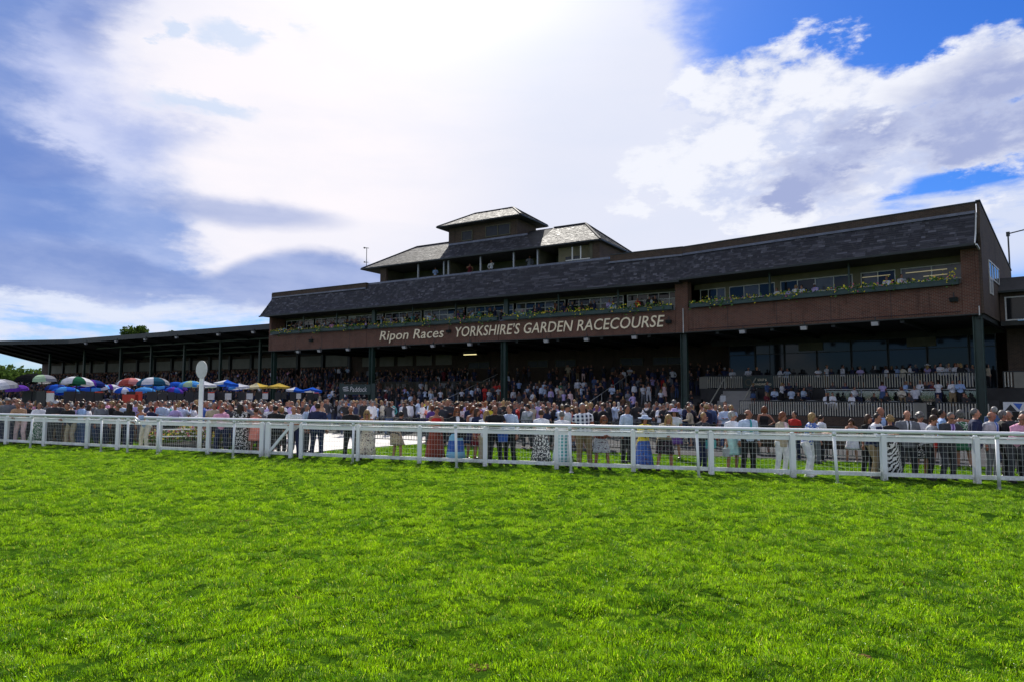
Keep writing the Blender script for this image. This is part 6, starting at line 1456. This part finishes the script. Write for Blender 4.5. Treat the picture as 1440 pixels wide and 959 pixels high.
# terrace of the grandstand
TG = 'spectators on the grandstand terrace'
tspots = []
for (px, i) in [(742, 3), (753, 4), (766, 2), (812, 5), (821, 5), (858, 6), (876, 9), (886, 10), (891, 8), (918, 6), (925, 9), (933, 9), (946, 9), (934, 4), (929, 2), (783, 6), (800, 3), (838, 3), (845, 4), (861, 3), (872, 2), (904, 3), (912, 4), (592, 5), (600, 5), (570, 3), (672, 3), (688, 2), (722, 2), (730, 5), (650, 2), (620, 2)]:
    y = 1.75+i*.95; z = .38+i*.27
    lo, hi = -47.0, -.5
    for _ in range(40):
        m_ = (lo+hi)/2; p = wl(m_, y); lo, hi = (m_, hi) if 720+960*p.x/p.y < px else (lo, m_)
    tspots.append((lo, y))
    crowd_person((*wl(lo, y)[:2], z), random.choice([0, 30, 180, 60, -30]), 'standing on the terrace '+zone(*wl(lo, y)[:2]).replace('in the crowd ', '').replace('beside the column under', 'behind').replace('in front of', 'behind'), group=TG, light=(px in (742, 753, 812, 821, 592, 600, 570, 918, 946, 672, 876, 886)))
def solve_r(px, s, lo=-3, hi=26):
    for _ in range(40):
        m_ = (lo+hi)/2; p = wr(m_, s); lo, hi = (m_, hi) if 720+960*p.x/p.y < px else (lo, m_)
    return lo
UG = 'people behind the upper picket balustrade'; LG = 'people between the two balustrades'
ul = ['farthest left at the upper pickets', 'second from the left at the upper pickets', 'left of the menu board', 'above the menu board', 'right of the menu board', 'just right of the menu board', 'under the first louvre panel', 'under the bright reflections', 'at the middle of the upper pickets', 'left of the double doors', 'beside the double doors', 'in the middle bar doorway', 'right of the middle doorway', 'under the second louvre panel', 'between louvre panel and column', 'well left of the right column', 'closely left of the right column', 'behind the right column edge', 'right of the end column']
for k, px in enumerate([1018, 1030, 1052, 1064, 1096, 1106, 1150, 1162, 1185, 1210, 1246, 1254, 1270, 1280, 1303, 1322, 1330, 1344, 1352]):
    s = 7.0+(k % 3)*.5; x = solve_r(px, s); p = wr(x, s); crowd_person((p.x, p.y, 2.6), random.choice([0, -30, 40, 180, 90]), ul[k], group=UG, light=k in (1, 4, 5, 10, 14, 15))
ll = ['below the menu board', 'right below the menu board', 'at the left of the glass screen', 'seated left of the glass screen', 'seated at the first outdoor table', 'seated under the upper pickets at left', 'in front of the first glass pane', 'in front of the second glass pane', 'seated by the middle glass pane', 'behind the end panel of the lower pickets', 'above the end panel', 'by the gap in the lower pickets', 'nearest the right column on the tiers']
for k, px in enumerate([1058, 1078, 1098, 1088, 1112, 1128, 1200, 1241, 1267, 1286, 1318, 1338, 1350]):
    sit = k in (3, 4, 5, 6, 8, 9); s = 4.9; z = 1.4; p = wr(solve_r(px, s), s)
    crowd_person((p.x, p.y, z), random.choice([0, -20, 30, 150]), ll[k], pose='sit' if sit else 'hold', group=LG, light=k in (2, 6, 8, 11))
    if sit:
        c = thing('terrace_chair', 'dark plastic chair '+ll[k], 'chair', (p.x, p.y, z), 0, 'chairs on the tiers'); MB().box(-.22, .22, -.2, .2, .38, .42).build('seat', 'black', c); MB().box(-.22, .22, .2, .23, .45, .85).build('backrest', 'black', c)
        for sx in (-.19, .19):
            for sy in (-.17, .17): MB().box(sx-.015, sx+.015, sy-.015, sy+.015, 0, .38).build('leg', 'black', c)
BGp = 'diners behind the balcony flowers'
bl = ['farthest left on the balcony', 'second at the balcony left end', 'third from the balcony left end', 'left of the first thin balcony post', 'right of the first thin balcony post', 'between the first two balcony posts', 'further between the first two posts', 'left of the second thin balcony post', 'behind the second thin balcony post', 'right of the second thin balcony post', 'left of the thick balcony post near Ripon', 'close left of that thick balcony post', 'above the R of Ripon', 'above the word Ripon', 'above the gap after Ripon', 'above the word Races', 'above the lamp box between the words', "above the Y of YORKSHIRE'S", "above the end of YORKSHIRE'S", 'above the gap before GARDEN', 'above the middle of GARDEN', 'above the end of GARDEN', 'above the R of RACECOURSE', 'above the end of RACECOURSE']
for k, px in enumerate([391, 399, 413, 421, 437, 447, 456, 466, 474, 483, 497, 514, 540, 556, 585, 610, 640, 660, 705, 725, 735, 752, 780, 862]):
    lo, hi = -47.2, -.8
    for _ in range(40):
        m_ = (lo+hi)/2; p = wl(m_, .95); lo, hi = (m_, hi) if 720+960*p.x/p.y < px else (lo, m_)
    p = wl(lo, .95); crowd_person((p.x, p.y, 8.42), random.choice([0, 60, -60, 180, 100]), bl[k], pose='sit', group=BGp, light=k in (1, 3, 4, 9, 11, 20, 23))
rl = ['first on the right bay balcony', 'second on the right bay balcony', 'third on the right bay balcony', 'leaning fourth on the right bay balcony', 'fifth on the right bay balcony', 'under the strip light on the right balcony', 'last on the right bay balcony']
for k, px in enumerate([1095, 1113, 1122, 1131, 1150, 1252, 1273]):
    p = wr(solve_r(px, .95), .95); crowd_person((p.x, p.y, 8.45), random.choice([0, 60, -60]), rl[k], pose='sit', group=BGp, light=True)
for k, (x, nm) in enumerate(((-25.6, 'left of the twin posts'), (-18.9, 'in the middle opening'), (-14.8, 'in its fourth opening'), (-21.5, 'just right of the twin posts'))):
    p = wl(x, 1.9); crowd_person((p.x, p.y, 12.95), 0, 'in the roof gallery '+nm, group='people in the roof gallery', light=k == 1)
print('people', sum(1 for o in COL.objects if o.get('category') == 'person'))

# the remaining crowd as one mass
def bake_proto(pose, sex, hk, seed, vox=.042, dec=.34):
    r = random.Random(seed); J = joints(pose, sex); mb = MB(); T = TOR[sex]
    mb.tube([J['up'](z) for z, a, b in T], [(a+.02, b+.02) for z, a, b in T], 9)
    mb.tube([J['neck0'], J['head']], .05, 6); mb.ell(J['head']+Vector((0, .01, .015)), (.085, .098, .118), 8, 6)
    for s in (-1, 1):
        arm(mb, J, s, .06, .05, .04); h, kn, an = J['hip', s], J['kn', s], J['an', s]; mb.tube([h, kn, an], [.10, .075, .06], 6)
    me = remesh(mb, vox, 'crowd', ('skin',), None, 1, dec)
    co = np.empty(len(me.vertices)*3, 'f'); me.vertices.foreach_get('co', co); co = co.reshape(-1, 3); me.calc_loop_triangles(); F = [tuple(p.vertices) for p in me.loop_triangles]; bpy.data.meshes.remove(me)
    hd = np.array(J['head']); d = np.linalg.norm(co-hd, axis=1); region = np.full(len(co), 1)
    region[co[:, 2] < J['base'].z-.02] = 2
    region[(d < .17)] = 0; region[(d < .2) & ((co[:, 1] > hd[1]+.03) | (co[:, 2] > hd[2]+.06))] = 3
    for s in (-1, 1): region[np.linalg.norm(co-np.array(J['wr', s]), axis=1) < .09] = 0
    return co, np.array(F), region
PROT = [bake_proto(p, s, 0, i) for i, (p, s) in enumerate((('stand', 'm'), ('hold', 'm'), ('cross', 'm'), ('stand', 'f'), ('hold', 'f'), ('hip', 'm'), ('talk', 'm'), ('photo', 'f'), ('turn', 'f'), ('slouch', 'm')))]
PLOW = [bake_proto(p, s_, 0, i, .058, .26) for i, (p, s_) in enumerate((('stand', 'm'), ('hold', 'm'), ('talk', 'f'), ('hip', 'm'), ('slouch', 'f')))]
PSIT = [bake_proto('sit', 'm', 0, 9), bake_proto('sit', 'f', 0, 10)]
cr, tcx, pcr = newmat('crowd_clothes'); ca = tcx.add('ShaderNodeAttribute', attribute_name='tint'); tcx.l.new(ca.outputs['Color'], pcr.inputs['Base Color']); pcr.inputs['Roughness'].default_value = .8; M['crowd'] = cr
def mass(name, label, spots, dark=.35, P_=None):  # dark swaps outfits for dark ones; high shares deepen the shade under roofs
    V, F, C = [], [], []; n = 0
    for (x, y, z, yaw, sit) in spots:
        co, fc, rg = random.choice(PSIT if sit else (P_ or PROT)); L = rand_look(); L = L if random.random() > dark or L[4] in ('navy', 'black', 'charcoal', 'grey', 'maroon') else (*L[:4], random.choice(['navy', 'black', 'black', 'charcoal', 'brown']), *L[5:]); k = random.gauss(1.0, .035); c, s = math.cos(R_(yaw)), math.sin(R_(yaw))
        q = co*k; V.append(np.column_stack([q[:, 0]*c-q[:, 1]*s+x, q[:, 0]*s+q[:, 1]*c+y, q[:, 2]+z])); F.append(fc+n); n += len(co)
        pal = np.array([SK[random.choice((0, 0, 1, 2, 3))], CC[L[4]], CC[L[6]], HC[L[2]]]); C.append(pal[rg])
    V = np.concatenate(V); F = np.concatenate(F); C = np.concatenate(C)
    me = bpy.data.meshes.new(name); me.from_pydata(V, [], F.tolist()); a = me.color_attributes.new('tint', 'FLOAT_COLOR', 'POINT'); a.data.foreach_set('color', np.column_stack([C, np.ones(len(C))]).astype('f').ravel())
    me.materials.append(cr); me.polygons.foreach_set('use_smooth', [True]*len(me.polygons))
    o = link(name, me, kind='stuff'); o['label'] = label; o['category'] = 'crowd'; print(name, len(spots), len(F))
mass('crowd', 'dense far part of the crowd standing on the apron', [(X, Y, 0, random.choice([0, 180, 60, -60])+random.gauss(0, 30), False) for d, X, Y in acc[NI:]])
sp = []
for i in range(NS+2):
    x = -46.8; y = 1.75+i*.95; z = .38+min(i, NS)*.27 if i < NS else 3.36
    while x < -.9:
        x += random.uniform(.5, 1.05)
        cvn = float(vnoise(x, y*1.5, 3.1, 22))
        dens = (.9 if x < -30 else (.8 if i < 7 else .45))*min(1, max(0, (cvn-.28)*4))
        if any(abs(x-a_) < .85 for a_ in (-39.9, -23.9, -8.1)): continue
        if random.random() < dens and all((x-a)**2+(y-b)**2 > .3 for a, b in tspots): sp.append((*wl(x, y+random.uniform(-.15, .15))[:2], z, random.choice([0, 0, 30, -20, 180, 60]), False))
low_ = [q for q in sp if q[2] < 1.6]; hi_ = [q for q in sp if q[2] >= 1.6]
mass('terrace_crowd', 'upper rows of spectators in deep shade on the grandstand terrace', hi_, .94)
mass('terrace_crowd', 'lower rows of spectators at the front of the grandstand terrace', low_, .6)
sp = []
for i in range(13):
    x = -49.0; s_ = 2.5+i*1.0; z = .4+i*.32 if i < 12 else 3.92
    while x > XE+4:
        x -= random.uniform(.55, 1.1)
        if random.random() < .85: sp.append((*wl(x, s_+random.uniform(-.2, .2))[:2], z, random.gauss(0, 40), False))
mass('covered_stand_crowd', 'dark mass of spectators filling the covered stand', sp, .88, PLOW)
sp = [(*wr(random.uniform(3.3, 18.5), random.choice([3.9, 4.9, 5.9]))[:2], 0, 0, True) for _ in range(0)]
for _ in range(26): x = random.uniform(3.6, 18.3); r_ = random.choice([0, 2]); sp.append((*wr(x, (4.0, 4.9, 5.85)[r_])[:2], (1.0, 1.4, 1.8)[r_], random.gauss(0, 40), True))
for _ in range(26): x = random.uniform(-1, 18.3); sp.append((*wr(x, random.uniform(8.2, 9.3))[:2], 2.6, random.choice([0, 180, 90]), False))
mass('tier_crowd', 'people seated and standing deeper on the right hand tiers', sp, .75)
sp = []
for _ in range(46): x = random.uniform(-47, -18); sp.append((*wl(x, 1.5)[:2], 8.75, random.choice([0, 90, -90]), True))
for _ in range(16): x = random.uniform(-18, -1); sp.append((*wl(x, 1.5)[:2], 8.75, random.choice([0, 90, -90]), True))
mass('balcony_crowd', 'further diners seated deeper on the balcony', sp)
# white tables on the left terrace and on the tiers
for k, x in enumerate((-43, -39.5, -36.5, -29.5)):
    t = thing('dining_table', 'long white clothed table %s high on the terrace' % ('farthest left', 'second from the left', 'just left of the double column', 'right of the double column')[k], 'table', (*wl(x, 9.2)[:2], 2.5), AL, 'white tables on the terrace')
    MB().box(-1.3, 1.3, -.4, .4, .72, .76).box(-1.32, 1.32, -.42, -.40, .25, .765).build('cloth', 'tablecloth', t); MB().box(-1.2, -1.1, -.3, .3, 0, .719).box(1.1, 1.2, -.3, .3, 0, .719).build('legs', 'darksteel', t)
for k, px in enumerate((1090, 1140, 1170, 1225, 1255)):
    p = wr(solve_r(px, 4.2), 4.2); t = thing('round_table', 'round metal table on the tiers, '+('farthest left', 'second from the left', 'in the middle', 'second from the right', 'farthest right')[k], 'table', (p.x, p.y, 1.0), 0, 'round tables on the tiers')
    MB().lathe([(.42, .70), (.42, .73)], n=16).build('table_top', 'lamp', t); MB().tube([(0, 0, 0), (0, 0, .70)], .03, 6).lathe([(.22, 0), (.05, .04)], n=10).build('pedestal', 'darksteel', t)
bpy.data.scenes.remove(PS)
for t_ in tufts: pass
